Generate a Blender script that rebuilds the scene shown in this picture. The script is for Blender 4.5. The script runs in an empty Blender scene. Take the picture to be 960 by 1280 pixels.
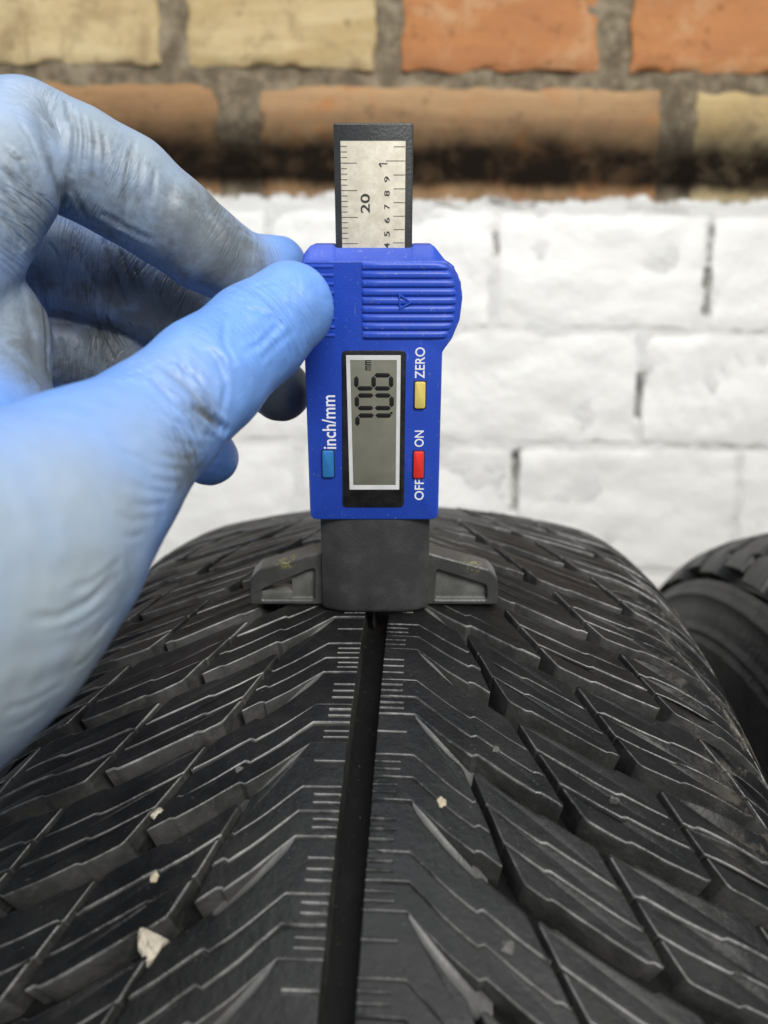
import bpy, bmesh, math, random
import numpy as np
from mathutils import Vector, Matrix, noise
from mathutils.bvhtree import BVHTree

# ------------------------------------------------------------------ layout (millimetres, 1 unit = 1 m)
MM = 0.001
R = 290.0                                  # tyre radius
PITCH = math.radians(8.0)                  # camera looks 8 degrees down
PG = 0.359                                 # the same, seen in the gauge's own leaning frame
TAU = PG - PITCH                           # lean of the gauge towards the camera
PHI0 = TAU + 0.06                          # where on the tyre the gauge stands, from its top
ZC = R + R * math.cos(PHI0)                # height of the contact point above the floor
YAXLE = R * math.sin(PHI0)
YAW = 0.067
WALL_Y = 396.0
CG = np.array([2.2, -182.5, 92.5])         # camera in the gauge frame
F = 996.0
cT, sT = math.cos(TAU), math.sin(TAU)
CAM = np.array([CG[0], CG[1] * cT - CG[2] * sT, ZC + CG[1] * sT + CG[2] * cT])

# ------------------------------------------------------------------ camera, light, exposure
sc = bpy.context.scene
camd = bpy.data.cameras.new('camera')
cam = bpy.data.objects.new('camera', camd)
sc.collection.objects.link(cam)
cam.location = Vector(CAM * MM)
cam.rotation_euler = (math.pi / 2 - PITCH, 0, 0)
camd.sensor_fit = 'VERTICAL'
camd.sensor_height = 36.0
camd.lens = 28.0
camd.clip_start = 0.005
camd.clip_end = 50
camd.dof.use_dof = True
camd.dof.focus_distance = 0.176
camd.dof.aperture_fstop = 12.5
sc.camera = cam

world = bpy.data.worlds.new('World')
sc.world = world
world.use_nodes = True
bg = world.node_tree.nodes['Background']
bg.inputs['Color'].default_value = (0.86, 0.93, 1.0, 1)
bg.inputs['Strength'].default_value = 0.33


def area_light(name, loc, target, size, sizey, power, col):
    l = bpy.data.lights.new(name, 'AREA')
    l.shape = 'RECTANGLE'
    l.size, l.size_y, l.energy, l.color = size, sizey, power, col
    o = bpy.data.objects.new(name, l)
    sc.collection.objects.link(o)
    o.location = loc
    o.rotation_euler = (Vector(target) - Vector(loc)).to_track_quat('-Z', 'Y').to_euler()
    return o


area_light('unseen_lamp', (0.38, -1.05, 1.36), (0.0, 0.10, 0.57), 0.8, 0.40, 22.5, (1.0, 0.98, 0.95))  # unseen key lamp, set low and frontal so groove bottoms stay dark
area_light('unseen_lamp', (-0.15, -0.25, 1.70), (0.0, 0.0, 0.57), 1.0, 0.5, 6.5, (0.95, 0.98, 1.0))  # unseen fill lamp added overhead for tread sheen and the glove

sc.view_settings.view_transform = 'Standard'
sc.view_settings.look = 'None'
sc.view_settings.exposure = 0.0
sc.view_settings.gamma = 1.0
sc.render.engine = 'CYCLES'
sc.cycles.use_denoising = True
sc.cycles.max_bounces = 8

COL = sc.collection
rnd = random.Random(7)


# ------------------------------------------------------------------ helpers that turn image pixels into positions
def cam_point(px, py, d):
    """point d mm in front of the lens on the line of sight of a photo point, in world mm"""
    x = (px - 480) / F * d
    u = (640 - py) / F * d
    return np.array([CAM[0] + x,
                     CAM[1] + d * math.cos(PITCH) + u * math.sin(PITCH),
                     CAM[2] - d * math.sin(PITCH) + u * math.cos(PITCH)])


def wall_pt(px, py):
    a = cam_point(px, py, 100.0) - CAM
    t = (WALL_Y - CAM[1]) / a[1]
    p = CAM + a * t
    return p[0], p[2]


def G(px, py, yg):
    """gauge-frame (x, z) of an image pixel projected on the plane y = yg"""
    c, s = math.cos(PG), math.sin(PG)
    dx, dy, dz = (px - 480) / F, c + (640 - py) / F * s, -s + (640 - py) / F * c
    t = (yg - CG[1]) / dy
    return CG[0] + dx * t, CG[2] + dz * t


# ------------------------------------------------------------------ object helpers
def mesh_obj(name, me, mat=None, parent=None, smooth=None):
    o = bpy.data.objects.new(name, me)
    COL.objects.link(o)
    if mat and not me.materials:
        me.materials.append(mat)
    if parent:
        o.parent = parent
    if smooth is not None:
        me.polygons.foreach_set('use_smooth', [True] * len(me.polygons))
        me.set_sharp_from_angle(angle=math.radians(smooth))
    return o


def empty(name, label=None, cat=None, group=None, loc=(0, 0, 0)):
    o = bpy.data.objects.new(name, None)
    o.empty_display_size = 0.02
    COL.objects.link(o)
    o.location = loc
    tag(o, label, cat, group)
    return o


def tag(o, label=None, cat=None, group=None, kind=None):
    for k, v in (('label', label), ('category', cat), ('group', group), ('kind', kind)):
        if v:
            o[k] = v
    return o


def pydata(name, verts, faces):
    me = bpy.data.meshes.new(name)
    me.from_pydata([tuple(v) for v in verts], [], faces)
    me.update()
    return me


def fix_normals(me):
    bm = bmesh.new()
    bm.from_mesh(me)
    bmesh.ops.recalc_face_normals(bm, faces=bm.faces)
    bm.to_mesh(me)
    bm.free()
    return me


def inset_w(poly, d, wt):
    """inset where each edge moves by d * wt(outward normal)"""
    n = len(poly)
    out = []
    for i in range(n):
        a, b, c = poly[i - 1], poly[i], poly[(i + 1) % n]
        e1 = (b[0] - a[0], b[1] - a[1])
        e2 = (c[0] - b[0], c[1] - b[1])
        l1 = math.hypot(*e1) or 1e-9
        l2 = math.hypot(*e2) or 1e-9
        n1 = (-e1[1] / l1, e1[0] / l1)
        n2 = (-e2[1] / l2, e2[0] / l2)
        d1, d2 = d * wt(-n1[0], -n1[1]), d * wt(-n2[0], -n2[1])
        det = n1[0] * n2[1] - n1[1] * n2[0]
        if abs(det) < .35:
            k = max(1 + n1[0] * n2[0] + n1[1] * n2[1], .45)
            dd = (d1 + d2) / 2
            out.append((b[0] + dd * (n1[0] + n2[0]) / k, b[1] + dd * (n1[1] + n2[1]) / k))
        else:
            out.append((b[0] + (d1 * n2[1] - d2 * n1[1]) / det, b[1] + (d2 * n1[0] - d1 * n2[0]) / det))
    return out


def inset(poly, d):
    """offset a CCW polygon inwards by d (mitred, clamped)"""
    n = len(poly)
    out = []
    for i in range(n):
        ax, ay = poly[i - 1]
        bx, by = poly[i]
        cx, cy = poly[(i + 1) % n]
        e1 = (bx - ax, by - ay)
        e2 = (cx - bx, cy - by)
        l1 = math.hypot(*e1) or 1e-9
        l2 = math.hypot(*e2) or 1e-9
        n1 = (-e1[1] / l1, e1[0] / l1)
        n2 = (-e2[1] / l2, e2[0] / l2)
        k = 1 + n1[0] * n2[0] + n1[1] * n2[1]
        k = max(k, 0.45)
        out.append((bx + d * (n1[0] + n2[0]) / k, by + d * (n1[1] + n2[1]) / k))
    return out


def ccw(poly):
    a = sum(poly[i - 1][0] * poly[i][1] - poly[i][0] * poly[i - 1][1] for i in range(len(poly)))
    return poly if a > 0 else poly[::-1]


def rounded(poly, r, seg=5):
    poly = ccw(poly)
    n = len(poly)
    rs = r if isinstance(r, (list, tuple)) else [r] * n
    out = []
    for i in range(n):
        p, q, s = Vector(poly[i - 1]), Vector(poly[i]), Vector(poly[(i + 1) % n])
        rr = rs[i]
        if rr <= 0:
            out.append(tuple(q))
            continue
        a, b = (p - q), (s - q)
        la, lb = a.length, b.length
        a.normalize()
        b.normalize()
        t = min(rr, la * .49, lb * .49)
        A, B = q + a * t, q + b * t
        for k in range(seg + 1):
            u = k / seg
            out.append(tuple(A * (1 - u) ** 2 + q * 2 * u * (1 - u) + B * u * u))
    return out


def plate(name, poly, y_back, y_front, bev, mat, parent, smooth=35, front_poly=None):
    """slab with outline poly (x, z) from y_back to y_front (front = smaller y), bevelled front and back; mm"""
    poly = ccw(poly)
    b = bev
    fp = ccw(front_poly) if front_poly else poly
    rings = [(inset(poly, b), y_back), (poly, y_back - b)]
    if front_poly:
        rings += [(poly, -4.2)]
    rings += [(fp, y_front + b), (inset(fp, .3 * b), y_front + .3 * b), (inset(fp, b), y_front)]
    verts, faces = [], []
    n = len(poly)
    for pl, y in rings:
        verts += [(x * MM, y * MM, z * MM) for x, z in pl]
    for r_ in range(len(rings) - 1):
        for i in range(n):
            j = (i + 1) % n
            faces.append((r_ * n + i, r_ * n + j, (r_ + 1) * n + j, (r_ + 1) * n + i))
    faces.append(tuple(range(n))[::-1])
    faces.append(tuple(range((len(rings) - 1) * n, len(rings) * n)))
    me = fix_normals(pydata(name, verts, faces))
    return mesh_obj(name, me, mat, parent, smooth)


def ring_plate(name, outer, inner, y_back, y_front, bev, mat, parent, smooth=35):
    """a flat frame: outer and inner outlines with the same number of points"""
    b = bev
    loops = [(outer, y_back), (outer, y_front + b), (inset(outer, b), y_front),
             (inset(inner, -b), y_front), (inner, y_front + b), (inner, y_back)]
    n = len(outer)
    verts, faces = [], []
    for pl, y in loops:
        verts += [(x * MM, y * MM, z * MM) for x, z in pl]
    m = len(loops)
    for r_ in range(m):
        for i in range(n):
            j = (i + 1) % n
            q = (r_ + 1) % m
            faces.append((r_ * n + i, r_ * n + j, q * n + j, q * n + i))
    me = fix_normals(pydata(name, verts, faces))
    return mesh_obj(name, me, mat, parent, smooth)


# ------------------------------------------------------------------ material helpers
def new_mat(name):
    m = bpy.data.materials.new(name)
    m.use_nodes = True
    nt = m.node_tree
    return m, nt, nt.nodes, nt.links, nt.nodes['Principled BSDF']


class N:
    """tiny node-graph helper"""
    def __init__(s, nt):
        s.nt = nt

    def n(s, t, **kw):
        x = s.nt.nodes.new(t)
        for k, v in kw.items():
            setattr(x, k, v)
        return x

    def link(s, a, b):
        s.nt.links.new(a, b)

    def val(s, sock, v):
        if hasattr(v, 'links'):
            s.link(v, sock)
        else:
            sock.default_value = v

    def noise(s, scale, detail=4, rough=.55, vec=None, dist=0.0, out='Fac'):
        x = s.n('ShaderNodeTexNoise')
        x.inputs['Scale'].default_value = scale
        x.inputs['Detail'].default_value = detail
        x.inputs['Roughness'].default_value = rough
        x.inputs['Distortion'].default_value = dist
        if vec:
            s.link(vec, x.inputs['Vector'])
        return x.outputs[out]

    def math(s, op, a, b=0.0, clamp=False):
        x = s.n('ShaderNodeMath', operation=op, use_clamp=clamp)
        s.val(x.inputs[0], a)
        s.val(x.inputs[1], b)
        return x.outputs[0]

    def ramp(s, fac, lo, hi, smooth=True):
        x = s.n('ShaderNodeMapRange', interpolation_type='SMOOTHSTEP' if smooth else 'LINEAR')
        s.val(x.inputs['Value'], fac)
        s.val(x.inputs['From Min'], lo)
        s.val(x.inputs['From Max'], hi)
        return x.outputs['Result']

    def mix(s, fac, a, b, mode='MIX'):
        x = s.n('ShaderNodeMix', data_type='RGBA', blend_type=mode)
        s.val(x.inputs['Factor'], fac)
        for i, v in ((6, a), (7, b)):
            if hasattr(v, 'links'):
                s.link(v, x.inputs[i])
            else:
                x.inputs[i].default_value = (*v, 1)
        return x.outputs[2]

    def bump(s, h, dist, strength=1.0):
        x = s.n('ShaderNodeBump')
        x.inputs['Distance'].default_value = dist
        x.inputs['Strength'].default_value = strength
        s.link(h, x.inputs['Height'])
        return x.outputs['Normal']

    def coord(s, which='Object'):
        return s.n('ShaderNodeTexCoord').outputs[which]

    def pos(s):
        return s.n('ShaderNodeNewGeometry').outputs['Position']

    def xyz(s, v):
        x = s.n('ShaderNodeSeparateXYZ')
        s.link(v, x.inputs[0])
        return x.outputs


def simple_mat(name, col, rough=.5, metal=0.0, bump=None, spec=.5, var=0.0, coat=0.0, vscale=300):
    m, nt, nodes, links, b = new_mat(name)
    g = N(nt)
    b.inputs['Roughness'].default_value = rough
    b.inputs['Metallic'].default_value = metal
    b.inputs['Specular IOR Level'].default_value = spec
    b.inputs['Coat Weight'].default_value = coat
    b.inputs['Base Color'].default_value = (*col, 1)
    c = g.coord()
    if var:
        f = g.ramp(g.noise(vscale, 6, .6, c), .3, .75)
        links.new(g.mix(f, col, tuple(min(1, x * (1 + var) + var * .02) for x in col)), b.inputs['Base Color'])
    if bump:
        sc_, d = bump
        links.new(g.bump(g.noise(sc_, 3, .6, c), d), b.inputs['Normal'])
    return m


def rubber_mat(name, c_lo, c_hi, r0, spec, mud_k=1.0):
    m, nt, nodes, links, b = new_mat(name)
    g = N(nt)
    p = g.pos()
    fine = g.noise(900, 4, .65, p)
    mid = g.noise(60, 5, .6, p)
    big = g.noise(14, 4, .55, p)
    dust = g.math('MULTIPLY', g.ramp(mid, .36, .70), g.ramp(big, .25, .65))
    dust = g.math('ADD', g.math('MULTIPLY', dust, .75), g.math('MULTIPLY', g.ramp(g.noise(260, 5, .7, p, .5), .42, .72), .35), True)
    col = g.mix(dust, c_lo, c_hi)
    speck = g.ramp(g.noise(1500, 2, .5, p), .69, .77)
    col = g.mix(g.math('MULTIPLY', speck, .5), col, (.10, .095, .085))
    # dried mud on the outer right shoulder
    x, y, z = g.xyz(p)
    side = g.math('MULTIPLY', g.ramp(x, .062, .086), g.ramp(x, .125, .105))
    side = g.math('MULTIPLY', side, g.ramp(y, -.12, -.07))
    mud = g.math('MULTIPLY', g.ramp(g.noise(75, 8, .75, p, .25), .52, .61), side)
    mud = g.math('MULTIPLY', mud, mud_k)
    col = g.mix(g.math('MULTIPLY', mud, .62), col, (.17, .150, .115))
    links.new(col, b.inputs['Base Color'])
    rg = g.math('ADD', g.math('MULTIPLY', mid, .30), r0)
    rg = g.math('ADD', rg, g.math('MULTIPLY', mud, .3))
    links.new(rg, b.inputs['Roughness'])
    b.inputs['Specular IOR Level'].default_value = spec
    h = g.math('ADD', g.math('MULTIPLY', fine, .35), g.math('MULTIPLY', g.noise(220, 5, .6, p), .8))
    h = g.math('ADD', h, g.math('MULTIPLY', mud, 1.2))
    links.new(g.bump(h, .00040, .8), b.inputs['Normal'])
    return m


M_RUBBER = rubber_mat('tread_rubber', (.0040, .0040, .0040), (.017, .0167, .016), .30, .30)
M_DUSTY_LIT = rubber_mat('dusty_lit_groove_rubber', (.034, .034, .0335), (.110, .108, .102), .28, .5)  # dust, plus light on the camera-facing groove walls put into the colour
M_FLOOR = rubber_mat('groove_floor_rubber', (.004, .004, .004), (.010, .010, .0095), .60, .12)
M_WORN_LIT = rubber_mat('scuffed_lit_edge_rubber', (.016, .016, .0155), (.33, .325, .31), .24, .7)  # scuffs, plus light caught on camera-facing rims put into the colour
M_EDGE = rubber_mat('rounded_edge_rubber', (.014, .014, .014), (.085, .084, .080), .28, .5)
M_LIP = rubber_mat('lip_sheen_rubber', (.025, .025, .0245), (.150, .147, .140), .26, .6)  # reflection along the rounded groove lips painted as a paler grey
M_RAMP = rubber_mat('lit_groove_head_rubber', (.070, .070, .069), (.150, .148, .142), .30, .5)  # light on the rising groove head painted as a paler rubber
M_SIDE = simple_mat('sidewall_rubber', (.010, .010, .0105), .50, bump=(500, .0004), var=1.2, vscale=70, spec=.35)
M_RUBBER2 = simple_mat('worn_rubber', (.022, .022, .0215), .5, spec=.35, bump=(300, .0004), var=.9, vscale=90)


# ================================================================== THE SETTING: floor and wall
def build_floor():
    me = pydata('floor', [(-3, -3, 0), (3, -3, 0), (3, .6, 0), (-3, .6, 0)], [(0, 1, 2, 3)])
    tag(mesh_obj('floor', me, simple_mat('concrete', (.22, .21, .2), .85, bump=(80, .002), var=.4, vscale=12)), kind='structure')


def wall_paint_nodes(g, p, base, base_rough):
    """white paint below the paint line, a dark stripe above it; returns colour and roughness"""
    x, y, z = g.xyz(p)
    zt = g.math('ADD', z, g.math('MULTIPLY', x, .014))
    # dark stripe
    n2 = g.math('MULTIPLY', g.math('SUBTRACT', g.noise(16, 8, .7, p, .5), .5), .022)
    zs = g.math('ADD', zt, n2)
    zb0, zb1 = BAND
    band = g.math('MULTIPLY', g.ramp(zs, zb0 - .008, zb0 + .008), g.ramp(zs, zb1 + .028, zb1 - .012))
    band = g.math('MULTIPLY', band, g.math('ADD', g.math('MULTIPLY', g.ramp(g.noise(38, 7, .7, p, .4), .3, .6), .14), .88))
    col = g.mix(g.math('MULTIPLY', band, 1.0), base, (.010, .0065, .004))
    # white paint
    n1 = g.math('MULTIPLY', g.math('SUBTRACT', g.noise(34, 7, .7, p), .5), .030)
    zp = g.math('ADD', zt, n1)
    paint = g.ramp(zp, ZPAINT + .002, ZPAINT - .002)
    thin = g.ramp(g.noise(22, 6, .65, p, .4), .60, .78)
    near = g.ramp(zt, ZPAINT - .035, ZPAINT - .002)
    pcol = g.mix(g.ramp(g.noise(6, 3, .5, p), .3, .7), (.83, .82, .79), (.77, .76, .725))
    pcol = g.mix(g.math('MULTIPLY', thin, g.math('ADD', g.math('MULTIPLY', near, .75), .06)), pcol, (.33, .31, .28))
    col = g.mix(paint, col, pcol)
    rg = g.math('ADD', g.math('MULTIPLY', paint, .35 - base_rough), base_rough)
    return col, rg, paint


def brick_mat(name, c1, c2, c3):
    m, nt, nodes, links, b = new_mat(name)
    g = N(nt)
    p = g.pos()
    st = g.n('ShaderNodeMapping')
    g.link(p, st.inputs['Vector'])
    st.inputs['Scale'].default_value = (6, 20, 34)
    streak = g.noise(1.0, 6, .65, st.outputs[0], .8)
    col = g.mix(g.ramp(streak, .36, .62), c1, c2)
    col = g.mix(g.ramp(g.noise(26, 6, .7, p, .5), .50, .72), col, c3)
    col = g.mix(g.math('MULTIPLY', g.ramp(g.noise(120, 4, .6, p), .58, .72), .5), col, tuple(x * .35 for x in c1))
    col, rg, paint = wall_paint_nodes(g, p, col, .85)
    links.new(col, b.inputs['Base Color'])
    links.new(rg, b.inputs['Roughness'])
    links.new(g.math('ADD', g.math('MULTIPLY', paint, .35), .08), b.inputs['Specular IOR Level'])
    h = g.math('ADD', g.noise(70, 6, .65, p), g.math('MULTIPLY', g.noise(500, 3, .6, p), .25))
    links.new(g.bump(h, .0022, .7), b.inputs['Normal'])
    return m


def mortar_mat():
    m, nt, nodes, links, b = new_mat('mortar')
    g = N(nt)
    p = g.pos()
    col = g.mix(g.ramp(g.noise(70, 7, .7, p), .38, .66), (.15, .12, .08), (.33, .27, .185))
    col, rg, paint = wall_paint_nodes(g, p, col, .92)
    links.new(col, b.inputs['Base Color'])
    links.new(rg, b.inputs['Roughness'])
    links.new(g.math('ADD', g.math('MULTIPLY', paint, .35), .08), b.inputs['Specular IOR Level'])
    links.new(g.bump(g.noise(160, 6, .7, p), .004, .8), b.inputs['Normal'])
    return m


ZPAINT = wall_pt(480, 247)[1] * MM
BAND = (wall_pt(480, 236)[1] * MM, wall_pt(480, 172)[1] * MM)


def build_wall():
    wall = empty('brick_wall', 'brick wall with white-painted lower half behind the tyres', 'wall', loc=(0, WALL_Y * MM, 0))
    tan = brick_mat('brick_tan', (.45, .33, .16), (.58, .46, .26), (.33, .24, .13))
    orange = brick_mat('brick_orange', (.46, .205, .083), (.40, .175, .078), (.50, .30, .16))
    brown = brick_mat('brick_brown', (.26, .155, .08), (.34, .20, .10), (.40, .23, .11))
    mixed = brick_mat('brick_mixed', (.33, .20, .105), (.42, .265, .14), (.47, .20, .07))
    TILT = .014
    # courses: (top px, bottom px, [vertical joint px (left edge, right edge)], colours)
    rows = [
        (-232, -82, [(-560, -525), (20, 52), (300, 332), (590, 622), (880, 910), (1450, 1480)], [orange, tan, orange, tan, orange]),
        (-64, 84, [(-365, -330), (-80, -48), (196, 233), (469, 505), (751, 793), (1062, 1094), (1340, 1370)], [orange, tan, tan, orange, orange, tan]),
        (108, 252, [(-290, -258), (272, 326), (822, 868), (1400, 1430)], [brown, mixed, tan]),
        (266, 404, [(-240, -225), (44, 60), (330, 344), (612, 624), (880, 892), (1170, 1182), (1460, 1472)], [tan] * 6),
        (414, 548, [(-300, -288), (250, 262), (795, 806), (1330, 1342)], [orange] * 3),
        (560, 704, [(-190, -178), (90, 102), (368, 380), (637, 650), (915, 927), (1200, 1212)], [tan] * 5),
        (716, 862, [(-240, -228), (240, 252), (720, 732), (1220, 1232)], [tan] * 3),
        (874, 1020, [(-400, -388), (-60, -48), (240, 252), (540, 552), (840, 852), (1140, 1152), (1400, 1412)], [tan] * 6),
    ]
    slots = []
    k = 0
    for ri, (py0, py1, joints, cols) in enumerate(rows):
        z1 = wall_pt(480, py0)[1]
        z0 = wall_pt(480, py1)[1]
        pym = (py0 + py1) / 2
        for bi in range(len(joints) - 1):
            x0 = wall_pt(joints[bi][1], pym)[0]
            x1 = wall_pt(joints[bi + 1][0], pym)[0]
            white = ri >= 3
            me = brick_mesh(x0, x1, z0, z1, k, white, TILT, ridged=(ri == 4 and bi == 2))
            mesh_obj('brick', me, cols[bi], wall, 60)
            k += 1
    # where the joints of the painted courses have lost their mortar
    for (px, pa, pb, w, dp) in [(800, 463, 520, 9, 20), (893, 275, 325, 5, 14), (888, 330, 395, 7, 18), (643, 562, 640, 12, 16), (620, 290, 318, 15, 9), (256, 470, 520, 8, 15),
                                (640, 250, 272, 30, 4), (820, 254, 268, 40, 3), (560, 246, 262, 22, 4)]:
        x0, za = wall_pt(px, pa)
        _, zb = wall_pt(px, pb)
        slots.append((x0, zb, za, w * .55, dp))
    for (pa, pb, py, hgt, dp) in [(724, 792, 545, 5, 5), (830, 985, 556, 4, 4), (905, 985, 410, 4, 3), (560, 605, 541, 4, 3), (690, 730, 408, 3, 2)]:
        x0, z_ = wall_pt((pa + pb) / 2, py)
        slots.append((x0, z_ - hgt * .4, z_ + hgt * .4, (pb - pa) * .29, dp))
    # mortar: one continuous uneven bed behind and between the bricks
    xs = np.arange(-430, 560, 2.5)
    zs = np.arange(330, 1000, 2.5)
    verts, faces = [], []
    zp = ZPAINT / MM
    for z in zs:
        for x in xs:
            nz = noise.fractal(Vector((x * .03, z * .03, 3)), 1, 2, 4)
            zz = z + x * TILT
            if zz > zp + 2:
                dep = 3.0 + nz * 3.2
            else:
                dep = .45 + nz * 1.3
                for sx, sa, sb, w, dp in slots:
                    if abs(x - sx) < w * 1.6 and sa - 3 < zz < sb + 3:
                        n3 = noise.noise(Vector((x * .16, z * .16, 9)))
                        e = min((w - abs(x - sx)), zz - sa, sb - zz) + n3 * 3.5
                        if e > 0:
                            dep += dp * min(1, e / 2.0) * (.75 + n3 * .6)
            verts.append((x * MM, dep * MM, z * MM))
    nx = len(xs)
    for j in range(len(zs) - 1):
        for i in range(nx - 1):
            a = j * nx + i
            faces.append((a, a + 1, a + nx + 1, a + nx))
    mesh_obj('mortar', pydata('mortar', verts, faces), mortar_mat(), wall, 80)
    return wall


def brick_mesh(x0, x1, z0, z1, seed, white, tilt, ridged=False):
    nx = max(8, int((x1 - x0) / 4))
    nz = max(6, int((z1 - z0) / 4))
    depth = 30.0
    off = noise.noise(Vector((seed * 3.1, 5, 1))) * (1.2 if not white else .45)
    verts, faces = [], []

    def edge(t, n):                      # rounding towards the arrises
        return t

    def front(x, z):
        e = min(x - x0, x1 - x, z - z0, z1 - z)
        rr = 4.0 if not white else 9.0
        drop = (max(0, rr - e) / rr) ** 2 * (2.0 if not white else .8)
        nn = noise.fractal(Vector((x * .022 + seed, z * .03, seed * 1.7)), 1, 2, 5)
        y = off + drop + nn * (1.3 if not white else 1.9)
        if white:
            y -= .8
        if ridged:
            y += .75 * math.sin((x + z * .45) * .42) * min(1, e / 14)
        return y

    idx = {}
    for j in range(nz + 1):
        for i in range(nx + 1):
            x = x0 + (x1 - x0) * i / nx
            z = z0 + (z1 - z0) * j / nz
            wob = noise.fractal(Vector((x * .045, z * .045, seed)), 1, 2, 4) * (3.0 if not white else 2.2)
            xx = x + (wob if i in (0, nx) else 0)
            zz = z + (wob if j in (0, nz) else 0) - x * tilt
            idx[i, j] = len(verts)
            verts.append((xx * MM, front(x, z) * MM, zz * MM))
    for j in range(nz):
        for i in range(nx):
            faces.append((idx[i, j], idx[i + 1, j], idx[i + 1, j + 1], idx[i, j + 1]))
    rim = [(i, 0) for i in range(nx)] + [(nx, j) for j in range(nz)] + [(i, nz) for i in range(nx, 0, -1)] + [(0, j) for j in range(nz, 0, -1)]
    base = len(verts)
    for (i, j) in rim:
        v = verts[idx[i, j]]
        verts.append((v[0], depth * MM, v[2]))
    n = len(rim)
    for q in range(n):
        r_ = (q + 1) % n
        faces.append((idx[rim[q]], base + q, base + r_, idx[rim[r_]]))
    return fix_normals(pydata('brick', verts, faces))


# ================================================================== TYRES
class Profile:
    """cross-section of a tyre: v = distance along the tread from the centre line, h = height off the tread face"""
    def __init__(s, R, W, Rc, rs):
        s.R, s.W, s.Rc, s.rs = R, W, Rc, rs

    def at(s, v, h=0.0):
        sg = 1 if v >= 0 else -1
        v = abs(v)
        a = min(v, s.W) / s.Rc
        x, d = s.Rc * math.sin(a), s.Rc * (1 - math.cos(a))
        if v > s.W:
            a0 = a
            a = a0 + (v - s.W) / s.rs
            x += s.rs * (math.sin(a) - math.sin(a0))
            d += s.rs * (math.cos(a0) - math.cos(a))
        return sg * (x + h * math.sin(a)), s.R - d + h * math.cos(a)

    def point(s, sarc, v, h, phi=PHI0):
        x, r = s.at(v, h)
        t = sarc / s.R - phi
        return (x * MM, r * math.sin(t) * MM, (s.R + r * math.cos(t)) * MM)


PROF = Profile(R, 66.0, 290.0, 38.0)
NP = 88
P = 2 * math.pi * R / NP
E_V = [0, 10.5, 17, 25, 29, 38.5, 47, 57, 65, 74, 82, 92, 110]
E_S = [0, 0, -6, -11.2, -14, -19.5, -24, -28.3, -30.8, -33.2, -34.8, -36, -37]
KINK = [22, 34, 50, 64, 78, 92]


def sweep(v):
    """the line the swept grooves and sipes follow, with its small zig-zag steps"""
    e = float(np.interp(v, E_V, E_S))
    if v > 16:
        k = [16] + KINK + [110]
        for a, b in zip(k[:-1], k[1:]):
            if a <= v < b:
                t = (v - a) / (b - a)
                ramp_ = min(1.0, (v - a) / 1.1)
                e += .70 * (ramp_ - t) if a > 16 else -.5 * t
                break
    return e


def gw(v):
    return float(np.interp(v, [10.5, 11.2, 13, 18, 25, 40, 60, 80, 100], [.45, 1.3, 2.2, 3.5, 4.7, 4.7, 4.3, 4.0, 3.6]))


CUTS = {0: [(21.0, 28.5), (45.0, 54.5), (71.0, 82.0)], 1: [(31.0, 41.0), (58.0, 66.5), (85.0, 94.0)]}
V_IN, V_OUT = 2.9, 101.0
SIPES = [-10.4, -15.7]
GAP = .11


def top_line(i):
    """boundary curves of the three slices of a rib, from far to near"""
    if i == 0:
        return lambda v: sweep(v) - (gw(v) if v > 10.5 else GAP)
    return lambda v: sweep(v) + SIPES[i - 1] - GAP


def bot_line(i):
    if i < 2:
        return lambda v: sweep(v) + SIPES[i] + GAP
    return lambda v: sweep(v) - P + (GAP if v < 10.5 else 0.0)


def cut_v(line, cut, side):
    """v where a boundary curve meets the edge of an oblique groove"""
    v0, v1 = cut
    s0 = sweep(v0) - gw(v0)
    s1 = sweep(v1) - P
    v = (v0 + v1) / 2
    for _ in range(25):
        t = (s0 - line(v)) / (s0 - s1)
        t = min(max(t, -.1), 1.1)
        w = .62 + .70 * max(0, t) ** 3
        v = v + .5 * ((v0 + (v1 - v0) * t + side * w) - v)
    return v


def corner(tl, bl, rt, left, rb):
    """round the corners of a slice where it meets the oblique grooves"""
    def blend(p, q, r_, rad):
        def toward(a, b):
            l = math.hypot(b[0] - a[0], b[1] - a[1])
            k = min(rad, l * .45) / (l or 1)
            return (a[0] + (b[0] - a[0]) * k, a[1] + (b[1] - a[1]) * k)
        A, B = toward(q, p), toward(q, r_)
        return [tuple((1 - u) ** 2 * A[c] + 2 * u * (1 - u) * q[c] + u * u * B[c] for c in (0, 1)) for u in (0, .33, .67, 1)]
    t, b = list(tl), list(bl)
    tr = blend(t[-2], t[-1], b[-1], rt)
    br = blend(t[-1], b[-1], b[-2], rb)
    t2, b2 = t[:-1] + tr, b[:-1] + br[::-1]
    if left:
        t_l = blend(b[0], t[0], t[1], rt)
        b_l = blend(b[1], b[0], t[0], rb)
        t2, b2 = t_l + t2[1:], b_l[::-1] + b2[1:]
    return t2, b2


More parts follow.
